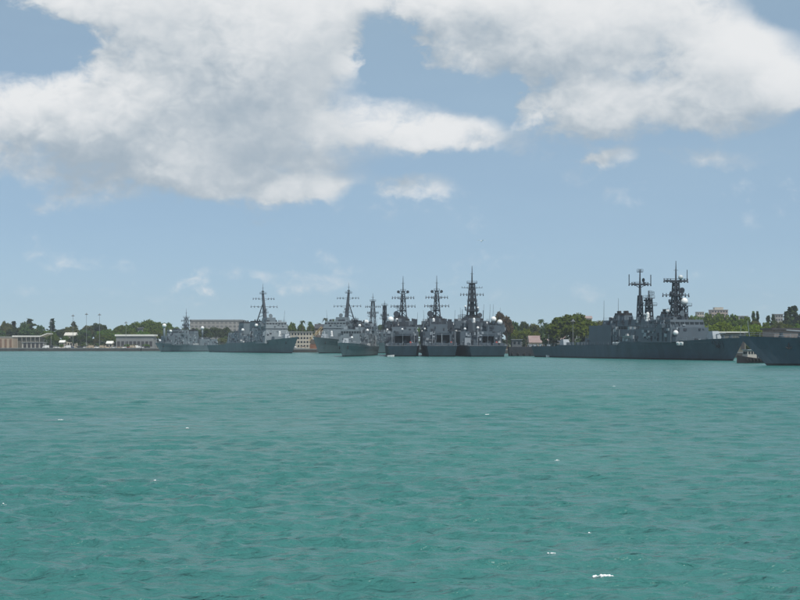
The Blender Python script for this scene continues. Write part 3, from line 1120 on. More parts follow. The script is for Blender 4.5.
# ---- old destroyer with two lattice masts
def lattice_destroyer(label, bow, stern, num, side):
    s = Ship('destroyer', label, bow, stern, 16.8, Sheer([(0, 4.6), (.16, 4.7), (.17, 5.2), (.52, 5.3), (.53, 6.3), (.8, 6.8), (1, 7.9)]), 7.5,
             hullm=GREY_DHULL, paint=GREY_D)
    L = s.L
    X = lambda t: t * L
    s.hangar(X(.355), X(.475), 7.4, 5.25, 12.8, 6.6, 5.8, cy=-1.2, arch=True)
    s.block('missile_launcher_house', X(.285), X(.35), 4.2, 5.25, 8.0, .3, .3, .4)
    s.block('deckhouse', X(.472), X(.63), 7.0, 5.3, 11.2, 0, 0, .4)
    s.block('upper_deckhouse', X(.40), X(.62), 5.2, 12.8, 14.8, .3, .3, .3)
    s.block('bridge_superstructure', X(.62), X(.772), 7.9, 6.6, 11.6, 0, .4, .25)
    s.block('bridge', X(.655), X(.762), 7.0, 11.6, 14.4, .3, .8, .3, win=True)
    s.block('pilot_house_roof', X(.68), X(.73), 3.2, 14.4, 15.4, .3, .3, .4)
    s.funnel(X(.415), X(.450), 1.9, 14.7, 16.8, cy=2.6)
    s.funnel(X(.445), X(.475), 1.9, 14.7, 16.6, cy=-2.6)
    s.funnel(X(.655), X(.683), 1.6, 12.2, 16.6, cy=-1.0)
    s.block('boat_deck', X(.53), X(.60), 8.1, 6.4, 7.6, 0, 0, 0, detail=True)
    s.boat(X(.545), -7.2, 7.6, 7.5)
    # main mast
    xm = X(.535)
    ms = s.lattice(xm, 11, 24.0, 2.1, 1.1, r=.26, bays=6)
    s.pole(ms, xm, 20.5, 34.0, r=.6)
    s.yard(ms, xm, 28.4, 4.7, r=.24, up=3.6)
    s.platform(ms, xm, 28.1, 6.0, 1.8)
    s.platform(ms, xm, 33.0, 1.8, 1.6)
    s.dish(ms, xm + .2, 29.9, .8, cy=1.5, d=(.3, -1, 0), m=MASTP, ped=.6)
    ms2 = s.lattice(X(.552), 11, 23.0, 2.6, 1.6, cy=2.4, r=.26, bays=4, name='radar_tower')
    s.platform(ms2, X(.552), 20.2, 4.6, 4.0, cy=2.4)
    s.platform(ms2, X(.552), 23.0, 3.2, 3.0, cy=2.4)
    s.radar(ms2, X(.552), 24.0, 5.5, 1.8, cy=2.4, ang=.7)
    MB().tube((X(.552), 2.4, 11), (X(.552), 2.4, 23), .7, .45, 8).build('cable_trunk', MASTP, ms2)
    # fore mast
    xf = X(.708)
    mf = s.lattice(xf, 14.2, 28.2, 3.0, 1.6, r=.26, bays=7)
    gm = random.Random(12)
    mg = MB()
    for k in range(26):
        zz = gm.uniform(14.5, 27.5)
        mg.box(xf + gm.uniform(-1.6, 1.6), gm.uniform(-2.2, 2.6) * (1.3 - (zz - 14) / 22), zz, gm.uniform(.3, 1.1), gm.uniform(.3, 1.2), gm.uniform(.3, 1.4))
    mg.build('wall_fittings', MASTP, mf)
    mg = MB()
    for k in range(18):
        zz = gm.uniform(11.5, 22.5)
        mg.box(xm + gm.uniform(-1.2, 2.0), gm.uniform(-1.4, 3.4), zz, gm.uniform(.3, 1.1), gm.uniform(.3, 1.2), gm.uniform(.3, 1.4))
    mg.build('wall_fittings', MASTP, ms)
    s.platform(mf, xf, 17.6, 4.6, 4.0)
    MB().tube((xf, 0, 15), (xf, 0, 28.4), .8, .5, 8).build('cable_trunk', MASTP, mf)
    s.yard(mf, xf, 28.6, 4.9, r=.24, up=.8)
    MB().tube((xf, 4.6, 28.6), (xf, 4.6, 32.6), .16, .12, 6).build('whip_antenna', MASTP, mf)
    s.yard(mf, xf, 23.4, 5.4, r=.18)
    s.platform(mf, xf, 28.3, 7.5, 2.4)
    s.platform(mf, xf + .6, 23.2, 4.4, 3.0)
    s.pole(mf, xf, 28.2, 35.8, r=.34)
    s.radome(xf + .8, 1.5, 29.8, .9, parent=mf, ped=.5, m=mat('pale_grey_dome', (.5, .53, .54), .5))
    s.dish(mf, xf + 1.2, 25.0, 1.1, cy=1.9, d=(.6, -.8, .1), m=MASTP, ped=.8)
    s.platform(mf, xf + 1.2, 19.4, 4.6, 4.0, cy=2.4)
    s.lattice(xf + 1.4, 14.2, 19.4, 2.2, 2.0, cy=2.4, bays=3, r=.2, name='radar_tower')
    s.radome(xf + 1.4, 2.6, 21.0, 1.4, parent=mf, ped=.8)
    s.radar(mf, xf - 1.6, 20.6, 3.0, 1.2, cy=-1.5, ang=.4)
    s.block('radome_sponson', X(.765), X(.79), 1.3, 6.8, 8.2, cy=-6.2, detail=False)
    s.radome(X(.777), -6.2, 9.6, .95, ped=.7)
    s.radome(X(.70), -2.6, 17.6, .75, ped=2.4)
    s.radome(X(.60), -3.6, 16.6, .6, ped=5.2, m=GREY_L)
    s.radome(X(.43), -3.4, 15.6, .55, ped=.6)
    s.dish(None, X(.735), 16.6, 1.0, ped=1.4)
    s.gun(X(.875), s.zdeck(X(.875)), 1)
    s.gun(X(.115), 4.65, -1)
    s.ciws(X(.635), -5.2, 14.0)
    s.block('ciws_platform', X(.62), X(.65), 1.6, 12.1, 14.0, cy=-5.2, detail=False)
    for i, (tt, yy) in enumerate(((.385, 3), (.40, -4.5), (.58, -5), (.60, 4))):
        s.whip(X(tt), yy, 12.7 if tt < .5 else 11, 11 - i, (-.4, .3))
    for sg in (1, -1):
        s.rafts([X(.49), X(.505), X(.52), X(.80), X(.815)], sg * 7.3, s.zdeck(X(.5)))
    crg = MB()
    for i in range(9):
        x = X(.19 + .017 * i)
        crg.box(x, random.uniform(-5, -2), 5.2 + .5, random.uniform(.8, 1.8), random.uniform(.8, 1.6), 1.0 + random.random())
    crg.build('deck_gear', GREY_D, s.root)
    # awning post line along the bow and anchor gear
    cap = MB()
    for tt in (.90, .93):
        cap.lathe((X(tt), 1.2, s.zdeck(X(tt)) - .1), [(.7, 0), (.7, .5), (.45, .6), (.5, 1.3), (.6, 1.4)], 10)
    cap.build('capstan', GREY_D, s.root)
    s.staff(1.5, 4.6, 5)
    s.staff(L - 3, s.zdeck(L - 3), 4.2, .5)
    s.number(num, X(.90), 4.3, 2.5, side)
    return s


lattice_destroyer('dark grey destroyer with two tall lattice masts, in front of the round tree', p(745, 500), p(547, 650), '964', -1)
gh = lattice_destroyer('dark warship bow with raked stem, cut off by the right edge', Vector((90.6, 402)), Vector((246, 363)), '987', 1)


# ---- three frigates moored side by side, sterns to the viewer
def stern_on_destroyer(label, x, y, head, B, thick, hw, mast_dx=0, hullm=None, paint=None, num=0):
    L = 142 if not thick else 156
    bow = Vector((x, y)) + Vector(head).normalized() * L
    s = Ship('destroyer', label, bow, Vector((x, y)), B, Sheer([(0, 4.7), (.55, 5.2), (.56, 6.4), (.8, 7.4), (1, 9.0)]), 9,
             hullm=hullm or GREY_DHULL, paint=paint or GREY_D)
    g = random.Random(num)
    dy = {0: -.2, 1: -1.6, 2: -3.2}[num]
    s.hangar(34, 62, hw, 4.9, 11.4, (7.4, 6.0, 5.4)[num], (5.2, 5.6, 4.9)[num], cy=dy)
    s.block('hangar_top_house', (38, 37, 40)[num], 60, hw * (.78, .62, .55)[num], 11.4, (13.6, 14.8, 15.4)[num], .3, .3, .3, cy=(-1.0, .9, 2.4)[num])
    s.block('deckhouse', 62, 82, hw, 5.2, 11.2, 0, 0, .4)
    s.block('bridge_superstructure', 80, 104, hw, 6.0, 13.2, 0, 1.0, .4)
    s.block('bridge', 86, 102, hw * .92, 13.2, 17.0, .3, 1.2, .6, win=True)
    s.funnel(54, 64, 3.0, 14.0 if False else 11.2, 17.8, cy=1.5)
    s.funnel(68, 76, 2.8, 11.0, 17.0, cy=-1.5)
    # heaps of gear on the hangar roof, with awnings and aerials
    top = MB()
    for i in range(26):
        hh = g.uniform(1.0, 5.0)
        top.box(g.uniform(38, 58), g.uniform(-hw * .85, hw * .85), 11.2 + hh / 2 + g.choice((0, 0, 2.0)), g.uniform(.8, 2.4), g.uniform(.6, 2.4), hh)
    top.build('roof_lockers', MASTP, s.root)
    xm = 72
    if not thick:
        ms = s.lattice(xm, 12, 31.5, 4.6, 1.3, cy=mast_dx, r=.26, bays=8)
        MB().tube((xm + 1.2, mast_dx + .6, 12), (xm + .6, mast_dx + .2, 30), .5, .3, 7).build('cable_trunk', MASTP, ms)
        s.pole(ms, xm, 31.0, 39.0, cy=mast_dx, r=.3)
        s.yard(ms, xm, 28.4, 5.4, cy=mast_dx, r=.16)
        s.yard(ms, xm, 24.2, 6.0, cy=mast_dx, r=.16)
        s.platform(ms, xm - 1, 27.8, 3.6, 3.2, cy=mast_dx)
        s.platform(ms, xm - 1.5, 22.0, 4.2, 4.0, cy=mast_dx + .8)
        s.platform(ms, xm, 31.5, 2.6, 2.4, cy=mast_dx)
        for sg in (1, -1):
            MB().disc((xm - .2, mast_dx + sg * 2.3, 31.2), (1, 0, 0), .75, .5, 12).build('direction_finder', MASTP, ms)
            MB().tube((xm - .2, mast_dx + sg * .3, 30.2), (xm - .2, mast_dx + sg * 2.3, 30.7), .12, n=5).build('bracket', MASTP, ms)
        s.radar(ms, xm - 2.2, 22.9, 4.4, 1.6, cy=mast_dx + 1.4, ang=.3)
        s.platform(ms, xm - 2.0, 18.0, 5.2, 5.0, cy=mast_dx + 2.0)
        s.dish(ms, xm - 3.0, 20.2, 1.5, cy=mast_dx + 3.2, d=(-1, .2, .1), m=MASTP, ped=1.0)
        MB().fr(xm - 3.4, xm - 1.0, mast_dx + 1.4, mast_dx + 4.8, 14.0, 18.0, .3, .3, .3).build('radar_room', MASTP, ms)
    else:
        mb = MB()
        ms = s.lattice(xm, 11, 35, 5.8, 2.3, cy=mast_dx, r=.3, bays=9)
        mb.fr(xm - 1.6, xm + 1.6, mast_dx - 1.5, mast_dx + 1.5, 11, 34.8, .9, .9, .85)
        mb.fr(xm - 4.2, xm + 3, mast_dx - 3.6, mast_dx + 3.6, 11, 19.5, .6, .6, .8)
        mb.build('mast_trunk', MASTP, ms)
        for (yy, zz, hh) in ((-5.2, 17.3, 4.5), (4.9, 17.3, 5.0), (-2.4, 21.6, 4.0), (2.4, 21.6, 3.2)):
            MB().tube((xm - 3, mast_dx + yy, zz - .2), (xm - 3, mast_dx + yy, zz + hh), .2, .1, 6).build('antenna_post', MASTP, ms)
        s.dish(ms, xm - 4, 19.4, 1.2, cy=mast_dx - 3.4, d=(-1, -.2, .1), m=MASTP, ped=1.0)
        s.platform(ms, xm - 1.2, 26.2, 4.6, 4.0, cy=mast_dx)
        s.platform(ms, xm, 35.0, 4.8, 3.4, cy=mast_dx)
        s.pole(ms, xm, 35, 43.4, cy=mast_dx, r=.4)
        s.yard(ms, xm, 32.8, 5.0, cy=mast_dx, r=.13, drop=False)
        s.yard(ms, xm, 29.6, 5.6, cy=mast_dx, r=.15)
        s.platform(ms, xm - 3, 21.5, 6.0, 4.0, cy=mast_dx)
        s.platform(ms, xm - 3, 17.2, 8.6, 5.0, cy=mast_dx)
        s.radar(ms, xm - 4, 18.0, 4.6, 1.8, cy=mast_dx + 4.6, ang=.4)
        for (yy, zz, rr, xx) in ((3.4, 23.6, .55, 69), (-2.6, 23.0, .5, 69)):
            s.radome(xx, mast_dx + yy, zz, rr, parent=ms, ped=1.6)
    if num == 0:
        s.radome(40, 5.4, 17.0, 1.5, ped=1.7)
        s.radome(36, .0, 12.4, .55, ped=.6)
        s.radome(36, 7.0, 12.2, .5, ped=.5)
    if num == 1:
        s.radome(38, -3.0, 12.6, .75, ped=.8)
        s.radome(38, 6.8, 12.6, .5, ped=.8)
        s.radome(60, -7.0, 15.0, .7, ped=3.0)
    if num == 2:
        s.radome(37, 7.3, 12.5, .6, ped=.8)
        s.radome(39, 1.2, 13.0, .7, ped=1.0)
        s.radome(40, -2.8, 15.2, .75, ped=.8)
        s.block('radome_deck', 36, 50, 4.2, 11.4, 14.2, cy=-7.0, detail=True)
        s.radome(40, -6.2, 17.0, 1.35, ped=1.8)
        s.radome(39, -9.0, 15.6, 1.3, ped=.6)
        s.radome(37, -10.5, 12.4, .6, ped=.5)
        for yy in (-5, -6.5, -2):
            s.whip(48, yy, 14.2, 10, (0, -.4))
        top2 = MB()
        for i in range(9):
            top2.box(g.uniform(39, 49), g.uniform(-8, 6), 14.8, 1.6, g.uniform(1, 2.4), g.uniform(1.5, 2.6))
        top2.build('roof_lockers', MASTP, s.root)
    s.ciws(45, 2.5, 14.4, -1)
    # poles either side of the doorway, flight-deck nets and gear
    for yy in (dy - 5.4, dy + 5.0):
        MB().tube((33.3, yy, 4.8), (33.3, yy, 11.2), .14, n=6).build('vertical_pipe', GREY_L, s.root)
    net = MB()
    for sg in (1, -1):
        for i in range(9):
            x = 3 + i * 3.3
            y = sg * (s.half(x / s.L, 1))
            net.add([(x, y, 4.75), (x + 3, y, 4.75), (x + 3, y + sg * 1.3, 5.15), (x, y + sg * 1.3, 5.15)], [(0, 1, 2, 3)])
            net.tube((x, y + sg * 1.3, 5.15), (x + 3, y + sg * 1.3, 5.15), .06, n=4)
    for i in range(7):
        y = -6 + i * 2
        net.tube((-.6, y, 5.2), (-.6, y + 1.8, 5.2), .06, n=4)
        net.tube((0, y, 4.72), (-.6, y, 5.2), .06, n=4)
    net.build('safety_net', GREY_D, s.root)
    gear = MB()
    for i in range(16):
        gear.box(g.uniform(2, 31), g.uniform(-hw + 1, hw - 1), 4.9 + .45, g.uniform(.5, 1.6), g.uniform(.5, 1.8), g.uniform(.8, 1.7))
    gear.build('deck_gear', GREY_D, s.root)
    cov = MB()
    cov.lathe((31.5, dy - 3.6, 4.8), [(.6, 0), (.6, 1.2), (.35, 1.8), (.1, 2.0)], 8)
    cov.build('red_cover', RED, s.root)
    if num == 1:      # awning and stores on the flight deck, two posts dividing the doorway
        aw = MB().fr(14, 24, 2.4, 7.2, 7.4, 7.55, 0, 0, .0).build('deck_awning', mat('grey_canvas', (.20, .21, .22), .9), s.root)
        for (xx, yy) in ((14.2, 2.6), (23.8, 2.6), (14.2, 7.0), (23.8, 7.0)):
            MB().tube((xx, yy, 4.8), (xx, yy, 7.42), .08, n=5).build('awning_post', GREY_L, aw)
        MB().box(33.9, dy + .6, 7.6, .4, .3, 5.4).build('door_post', GREY_L, s.root)
    if num == 0:      # boat boom and a covered boat to port
        MB().tube((36, 7.9, 5.5), (26, 10.2, 11.0), .22, .16, 6).build('boat_boom', GREY_L, s.root)
        s.boat(66, 7.0, 11.2)
    if num == 2:
        s.boat(22, -7.4, 5.0, 5.5)
        MB().fr(30, 33.8, 5.0, 8.0, 4.7, 8.4, .2, .0, .2).build('stores_locker', GREY_L, s.root)
    s.gun(124, s.zdeck(124), 1)
    s.staff(.4, 4.7, 5.5, -.4)
    s.staff(L - 3, s.zdeck(L - 3), 4)
    for sg in (1, -1):
        s.rafts([64, 66.5, 69], sg * (hw - .2), 11.2)
        s.whip(40, sg * (hw - .8), 11.4, 9 + num, (-.4, sg * .5))
        s.dish(None, 97, 18.6, 1.0, cy=sg * 2.5, ped=.8)
    # transom details: vents and rubbing strips
    tr = MB()
    for yy in (-4.5, -1.5, 1.5, 4.5):
        tr.box(-.05, yy, 3.2, .25, .9, .6)
    tr.box(-.05, 0, 2.2, .22, B * .72, .18)
    tr.build('transom_fittings', MASTP, s.root)
    return s


stern_on_destroyer('grey warship stern-on with single white radome, leftmost of the three moored abreast', 1.2, 668, (-.004, 1), 16.5, False, 7.6, mast_dx=-.6,
                   hullm=GREY_DHULL, paint=mat('mid_grey_paint', (0.085, 0.113, 0.135), 0.55, 0.12, 0.35, streak=0.2), num=0)
stern_on_destroyer('dark grey warship stern-on, middle of the three moored abreast', 18.6, 662, (-.006, 1), 16.5, False, 7.7, mast_dx=.2, num=1)
stern_on_destroyer('warship with tallest tapered mast and white radomes, rightmost of the three abreast', 38.4, 656, (-.03, 1), 20.5, True, 9.6, mast_dx=1.3, num=2)


# ---- smaller frigates
def frigate(label, bow, stern, B, zs, zb, fwd, aft, masts, domes, guns=(), funnels=(), hullm=None, paint=None, numb=None, name='frigate'):
    s = Ship(name, label, bow, stern, B, Sheer([(0, zs), (.5, zs + .5), (.8, (zs + zb) / 2 + .5), (1, zb)]), 7, hullm=hullm, paint=paint)
    L = s.L
    for (t0, t1, hw, z0, z1, win) in fwd + aft:
        s.block('bridge' if win else 'deckhouse', t0 * L, t1 * L, hw, z0, z1, .2, .6, .4, win=win)
    for (t, z0, z1, w0, w1, top, yards, rad) in masts:
        ms = s.lattice(t * L, z0, z1, w0, w1, r=.2, bays=5)
        if w0 < 3:
            MB().tube((t * L, 0, z0), (t * L, 0, z1), w0 * .28, w1 * .28, 7).build('cable_trunk', MASTP, ms)
        s.pole(ms, t * L, z1 - .5, top, r=.22)
        for (z, h) in yards:
            s.yard(ms, t * L, z, h)
        s.platform(ms, t * L, z1, w1 + 1.4, w1 + 1.2)
        if rad:
            s.platform(ms, t * L + 1, (z0 + z1) / 2, w1 + 2.6, w1 + 2.8)
            s.radar(ms, t * L + 1.4, (z0 + z1) / 2 + 1, rad, rad * .4)
    for (t, y, z, r, pd) in domes:
        s.radome(t * L, y, z, r, ped=pd)
    for t in guns:
        s.gun(t * L, s.zdeck(t * L), 1, sc=.8)
    for (t0, t1, hw, z0, z1) in funnels:
        s.funnel(t0 * L, t1 * L, hw, z0, z1)
    for sg in (1, -1):
        s.rafts([.45 * L, .48 * L, .51 * L], sg * (B * .46), s.zdeck(.48 * L))
        s.whip(.4 * L, sg * B * .3, s.zdeck(.4 * L), 13)
    s.staff(1, zs, 4.5)
    s.staff(L - 2, zb, 3.5, .4)
    return s


fr = frigate('low grey frigate, bow toward the viewer, left of the three abreast', p(341, 650), Vector((-15.5, 756)), 12.5, 4.2, 6.2,
             [(.48, .74, 5.0, 5.0, 9.0, False), (.56, .72, 4.4, 9.0, 12.2, True)], [(.14, .42, 5.2, 4.4, 9.6, False)],
             [(.53, 9, 16.6, 2.2, 1.2, 18.5, [(16.0, 3.0)], 3.2)], [(.76, 1.5, 8.4, .6, 1.4), (.44, -3, 11.4, .9, 1.0), (.62, 3.2, 14.0, .7, 1.0), (.36, 3.5, 12.0, .8, 1.6)],
             guns=(.84,), funnels=[(.30, .38, 2.0, 9.6, 13.6)])
# long davit boom and mast stays
MB().tube((.30 * fr.L, -5.6, 6.0), (.10 * fr.L, -6.5, 11.2), .28, .2, 6).build('crane_boom', GREY_L, fr.root)
frigate('grey frigate half hidden behind, two masts between tripod and radome', Vector((-32, 833)), Vector((9.8, 956)), 13.5, 5, 7.5,
        [(.50, .80, 6.2, 6, 12.5, False), (.66, .78, 5.6, 12.5, 16, True)], [(.18, .52, 6.2, 5, 12.6, False)],
        [(.615, 12.5, 30.5, 3.4, 1.4, 35.2, [(27.5, 4.6), (24.0, 3.4)], 4.4), (.455, 12.5, 28.5, 2.4, 1.6, 31.5, [(23.0, 2.6)], 3.0)],
        [(.70, 0, 18.2, 1.3, 1.2), (.34, 0, 14.4, 1.2, 1.0)], guns=(.86,), funnels=[(.30, .40, 3.0, 12.6, 17.5)], paint=GREY_D)
s1 = frigate('small grey naval vessel with dark mast, farthest left ship', p(155, 1030), p(218, 1100), 13, 4.0, 6.0,
             [(.44, .82, 5.6, 5, 11.0, False), (.56, .74, 5.0, 11, 15, True)], [(.10, .40, 5.2, 4.4, 8.8, False)],
             [(.52, 10, 24.0, 3.6, 1.8, 30.5, [(22.0, 4.2), (19.0, 3.2)], 4.0)],
             [(.86, 0, 18.0, 1.5, 11), (.80, 2.0, 14.2, 1.0, 2.6), (.26, 0, 16.8, 1.3, 6.0), (.70, 4.5, 9.0, .8, 2.5), (.60, -5.2, 8.2, .9, 2.0), (.88, -2.5, 7.6, .8, 1.0)],
             guns=(), funnels=[(.36, .44, 2.6, 8.6, 14.5)], name='naval_vessel')
# crates and gear on the foredeck
gr = MB()
for i in range(14):
    gr.box(random.uniform(.4, .86) * s1.L, random.uniform(-4.5, 4.5), 6.0 + random.random() * 2, random.uniform(1, 3), random.uniform(1, 2.5), random.uniform(1, 2.5))
gr.build('deck_gear', GREY_L, s1.root)


# ---- barge, tug
def barge(label, x0, x1, y, hb, z):
    r = empty('mooring_barge', ((x0 + x1) / 2, y, 0), 0, label, 'barge')
    h = (x1 - x0) / 2
    MB().fr(-h, h, -hb, hb, -1.5, z, -.6, -.6, 0).build('hull', mat('barge_black_paint', (.022, .027, .034), .6, .3, streak=.3), r)
    MB().fr(-h + .2, h - .2, -hb + .1, hb - .1, z, z + .06).build('deck', DECK, r)
    fd = MB()
    for i in range(8):
        fd.lathe((-h + 1 + i * (2 * h - 2) / 7, -hb - .25, .4), [(.2, 0), (.45, .2), (.45, 1.0), (.2, 1.2)], 8)
    fd.build('fender', TYRE, r)
    hs = MB().fr(-h + 1, -h + 5.5, -hb + .5, hb - .5, z + .05, z + 3.2, .1, .1, .1).build('deckhouse', mat('barge_house_grey', (.10, .11, .12), .8), r)
    MB().fr(-h + .6, -h + 5.9, -hb + .2, hb - .2, z + 3.2, z + 3.5).build('roof', CONC_D, hs)
    for k in range(2):
        MB().box(-h + 2.2 + k * 2, -hb + .55, z + 1.9, 1.0, .3, 1.1).build('window', GLASS, hs)
    bl = MB()
    for i in range(6):
        bl.box(random.uniform(-h + 7, h - 1), random.uniform(-hb + 1, hb - 1), z + .6, random.uniform(.6, 1.8), random.uniform(.6, 1.6), 1.1)
    bl.build('deck_gear', GREY_L, r)
    for i in range(5):
        MB().lathe((-h + 6.5 + i * 2, -hb + .4, z), [(.18, 0), (.18, .6), (.3, .65), (.3, .8)], 8).build('bollard', BLACK, r)


barge('dark flat barge with low deckhouse, moored before the brown-roofed shed', 50.0, 71, 686, 4, 4.2)

tug = empty('tugboat', (at(751, 448).x, 448, 0), R(205), 'small dark workboat between the two dark warship bows', 'tugboat')
mb = MB()
n = 10
for i in range(n):
    a, b = i / n, (i + 1) / n
    L = 10.5
    ha, hb_ = 2.0 * (1 - a ** 3.2) * (.8 + .2 * min(1, a * 4)), 2.0 * (1 - b ** 3.2) * (.8 + .2 * min(1, b * 4))
    za, zb_ = 1.3 + 1.1 * a ** 2, 1.3 + 1.1 * b ** 2
    x0, x1 = -L / 2 + a * L, -L / 2 + b * L
    for sg in (1, -1):
        mb.add([(x0, sg * ha, za), (x1, sg * hb_, zb_), (x1, sg * hb_ * .8, -1), (x0, sg * ha * .8, -1)], [(0, 1, 2, 3)])
    mb.add([(x0, -ha, za - .3), (x1, -hb_, zb_ - .3), (x1, hb_, zb_ - .3), (x0, ha, za - .3)], [(0, 1, 2, 3)])
mb.add([(-5.25, -1.6, 1.3), (-5.25, 1.6, 1.3), (-5.25, 1.28, -1), (-5.25, -1.28, -1)], [(0, 1, 2, 3)])
mb.build('hull', BLACK, tug)
ck = MB().fr(-1.2, 2.4, -1.25, 1.25, 1.0, 3.9, .1, .4, .15).build('wheelhouse', mat('workboat_cream', (.42, .40, .36), .7), tug)
MB().fr(-1.4, 2.3, -1.4, 1.4, 3.9, 4.1).build('roof', GREY_L, ck)
for k in range(3):
    MB().box(-.5 + k * 1.0, -1.16, 3.1, .7, .12, .8).build('window', GLASS, ck)
    MB().box(-.5 + k * 1.0, 1.16, 3.1, .7, .12, .8).build('window', GLASS, ck)
MB().box(2.18, 0, 3.1, .15, 1.6, .8).build('window', GLASS, ck)
MB().tube((-.2, 0, 4.0), (-.5, 0, 6.6), .12, .07, 6).build('mast', GREY_L, tug)
MB().tube((-2.2, .4, 1.0), (-2.3, .4, 3.4), .3, .26, 8).build('exhaust_stack', GREY_D, tug)
fd = MB()
for i in range(7):
    for sg in (1, -1):
        fd.lathe((-4.2 + i * 1.2, sg * 2.05, .5), [(.15, 0), (.3, .15), (.3, .7), (.15, .85)], 8)
fd.build('tyre_fender', TYRE, tug)
MB().box(-3.6, 0, 1.5, 1.2, 1.8, .9).build('winch', CONC, tug)

def skiff(px, D, rz, label):
    r = empty('skiff', (at(px, D).x, D, 0.05), rz, label, 'boat')
    m = MB()
    L = 3.2
    for i in range(8):
        a, b = i / 8, (i + 1) / 8
        ha, hb = .85 * (1 - a ** 3), .85 * (1 - b ** 3)
        for sg in (1, -1):
            m.add([(a * L, sg * ha, .65 + .25 * a * a), (b * L, sg * hb, .65 + .25 * b * b), (b * L * .95, sg * hb * .7, -.25), (a * L * .95, sg * ha * .7, -.25)], [(0, 1, 2, 3)])
        m.add([(a * L, -ha, .35), (b * L, -hb, .35), (b * L, hb, .35), (a * L, ha, .35)], [(0, 1, 2, 3)])
    m.add([(0, -.85, .65), (0, .85, .65), (0, .6, -.25), (0, -.6, -.25)], [(0, 1, 2, 3)])
    m.build('hull', WHITE, r)
    for x in (1.2, 2.6):
        MB().box(x, 0, .5, .3, 1.4, .08).build('thwart', RUST, r)
    MB().fr(-.35, .1, -.2, .2, .1, 1.1, .05, .05, .03).build('outboard_motor', BLACK, r)


skiff(387, 640, R(10), 'small white skiff under the stern of the single-radome warship')
skiff(553, 633, R(195), 'small white skiff under the stern of the lattice-mast destroyer')

# ------------------------------------------------------------------ buildings
def building(name, label, px0, px1, D, ytop, depth, wall, roof, cat='building', floors=0, cols=0, roofover=.5, rooft=.5, z0=ZG, pitch=0, winm=None, wz=None):
    x0, x1 = at(px0, D).x, at(px1, D).x
    zt = at(px0, D, ytop).z
    r = empty(name, ((x0 + x1) / 2, D, z0), 0, label, cat)
    h = (x1 - x0) / 2
    H = zt - z0
    wl = MB().fr(-h, h, 0, depth, -.3, H - rooft - pitch).build('wall', wall, r)
    rf = MB()
    if pitch:
        rf.add([(-h - roofover, -roofover, H - rooft - pitch), (h + roofover, -roofover, H - rooft - pitch), (h + roofover, depth / 2, H), (-h - roofover, depth / 2, H),
                (h + roofover, depth + roofover, H - rooft - pitch), (-h - roofover, depth + roofover, H - rooft - pitch),
                (-h - roofover, -roofover, H - rooft - pitch - .3), (h + roofover, -roofover, H - rooft - pitch - .3)],
               [(0, 1, 2, 3), (3, 2, 4, 5), (6, 7, 1, 0), (0, 3, 5), (1, 4, 2)])
    else:
        rf.fr(-h - roofover, h + roofover, -roofover, depth + roofover, H - rooft, H)
    rf.build('roof', roof, r)
    if floors:
        fh = (H - rooft - pitch) / floors
        for f in range(floors):
            for c in range(cols):
                w = 2 * h / cols
                x = -h + (c + .5) * w
                MB().box(x, 0, fh * (f + .52), w * .58, .3, fh * .46).build('window', winm or GLASS, wl)
    return r, h, H, wl


# far left: tan block with tall brown doors
r, h, H, wl = building('quayside_block', 'tan block with tall brown doors at the left edge', -22, 13, 1118, 336.6, 16, TAN, CONC, rooft=.6, roofover=.3)
for k in range(7):
    MB().box(-h + 2.2 + k * (2 * h - 4) / 6, -.1, 3.6, 1.5, .5, 6.2).build('door', mat('brown_door', (.20, .125, .085), .8), wl)
# white open-sided canopy terminal; its dark wall colour paints the shade beneath
r, h, H, wl = building('terminal_building', 'long low terminal under a thin white roof', 14.5, 39, 1132, 335.6, 16, mat('painted_shade_panel', (.13, .13, .11), .8), WROOF, rooft=1.0, roofover=1.4)
MB().add([(h + .8, -1.5, H - 1), (h + 6.5, -1.5, H + 1.2), (h + 6.5, 17, H + 1.2), (h + .8, 17, H - 1), (h + .8, -1.5, H - .2), (h + 6.5, -1.5, H + 1.9), (h + 6.5, 17, H + 1.9), (h + .8, 17, H - .2)],
         [(3, 2, 1, 0), (4, 5, 6, 7), (0, 1, 5, 4), (1, 2, 6, 5), (2, 3, 7, 6), (3, 0, 4, 7)]).build('roof_wing', WROOF, r)
for k in range(7):
    MB().tube((-h - .8 + k * (2 * h + 1.4) / 6, -1.0, -.2), (-h - .8 + k * (2 * h + 1.4) / 6, -1.0, H - 1), .22, n=8).build('column', CONC, r)
r, h, H, wl = building('boathouse', 'pale grey waterside building with dark doorways before the terminal', 22, 44, 1110, 342.0, 8, CONC, CONC_D, rooft=.5)
for k in range(5):
    MB().box(-h + 2.2 + k * (2 * h - 4) / 4, -.05, 2.1, 1.9, .4, 3.6).build('doorway', DARKIN, wl)  # solid dark box: the shade of an opening as colour
building('site_hut', 'white-roofed hut among trees right of the terminal', 59.5, 64, 1122, 340.2, 6, CREAM, WROOF, cat='hut', floors=1, cols=2, pitch=1.0)
building('hillside_house', 'pale pitched-roof house half hidden in left trees', 64.5, 75, 1206, 332.4, 10, CREAM, mat('pale_roof', (.55, .53, .47), .7), cat='house', floors=2, cols=4, pitch=1.8)
building('storage_hut', 'small pale-roofed hut beside the tall lamp posts', 106.5, 112, 1120, 341.0, 7, CREAM, WROOF, cat='hut', floors=1, cols=2, pitch=1.2)
r, h, H, wl = building('market_shed', 'long grey shed with bright white flat roof on left shore', 116, 153.5, 1125, 334.4, 14, CONC_D, WROOF, cat='shed', rooft=1.3, roofover=.8)
for k in range(9):
    MB().box(-h + 2 + k * (2 * h - 4) / 8, 0, 3.3, 2.0, .4, 3.6).build('doorway', DARKIN, wl)  # doorway shade painted as dark blocks on the wall
building('control_hut', 'small grey tower above the white-roofed shed', 138, 142, 1185, 327.5, 5, CONC_D, CONC_D, cat='tower', floors=6, cols=2)
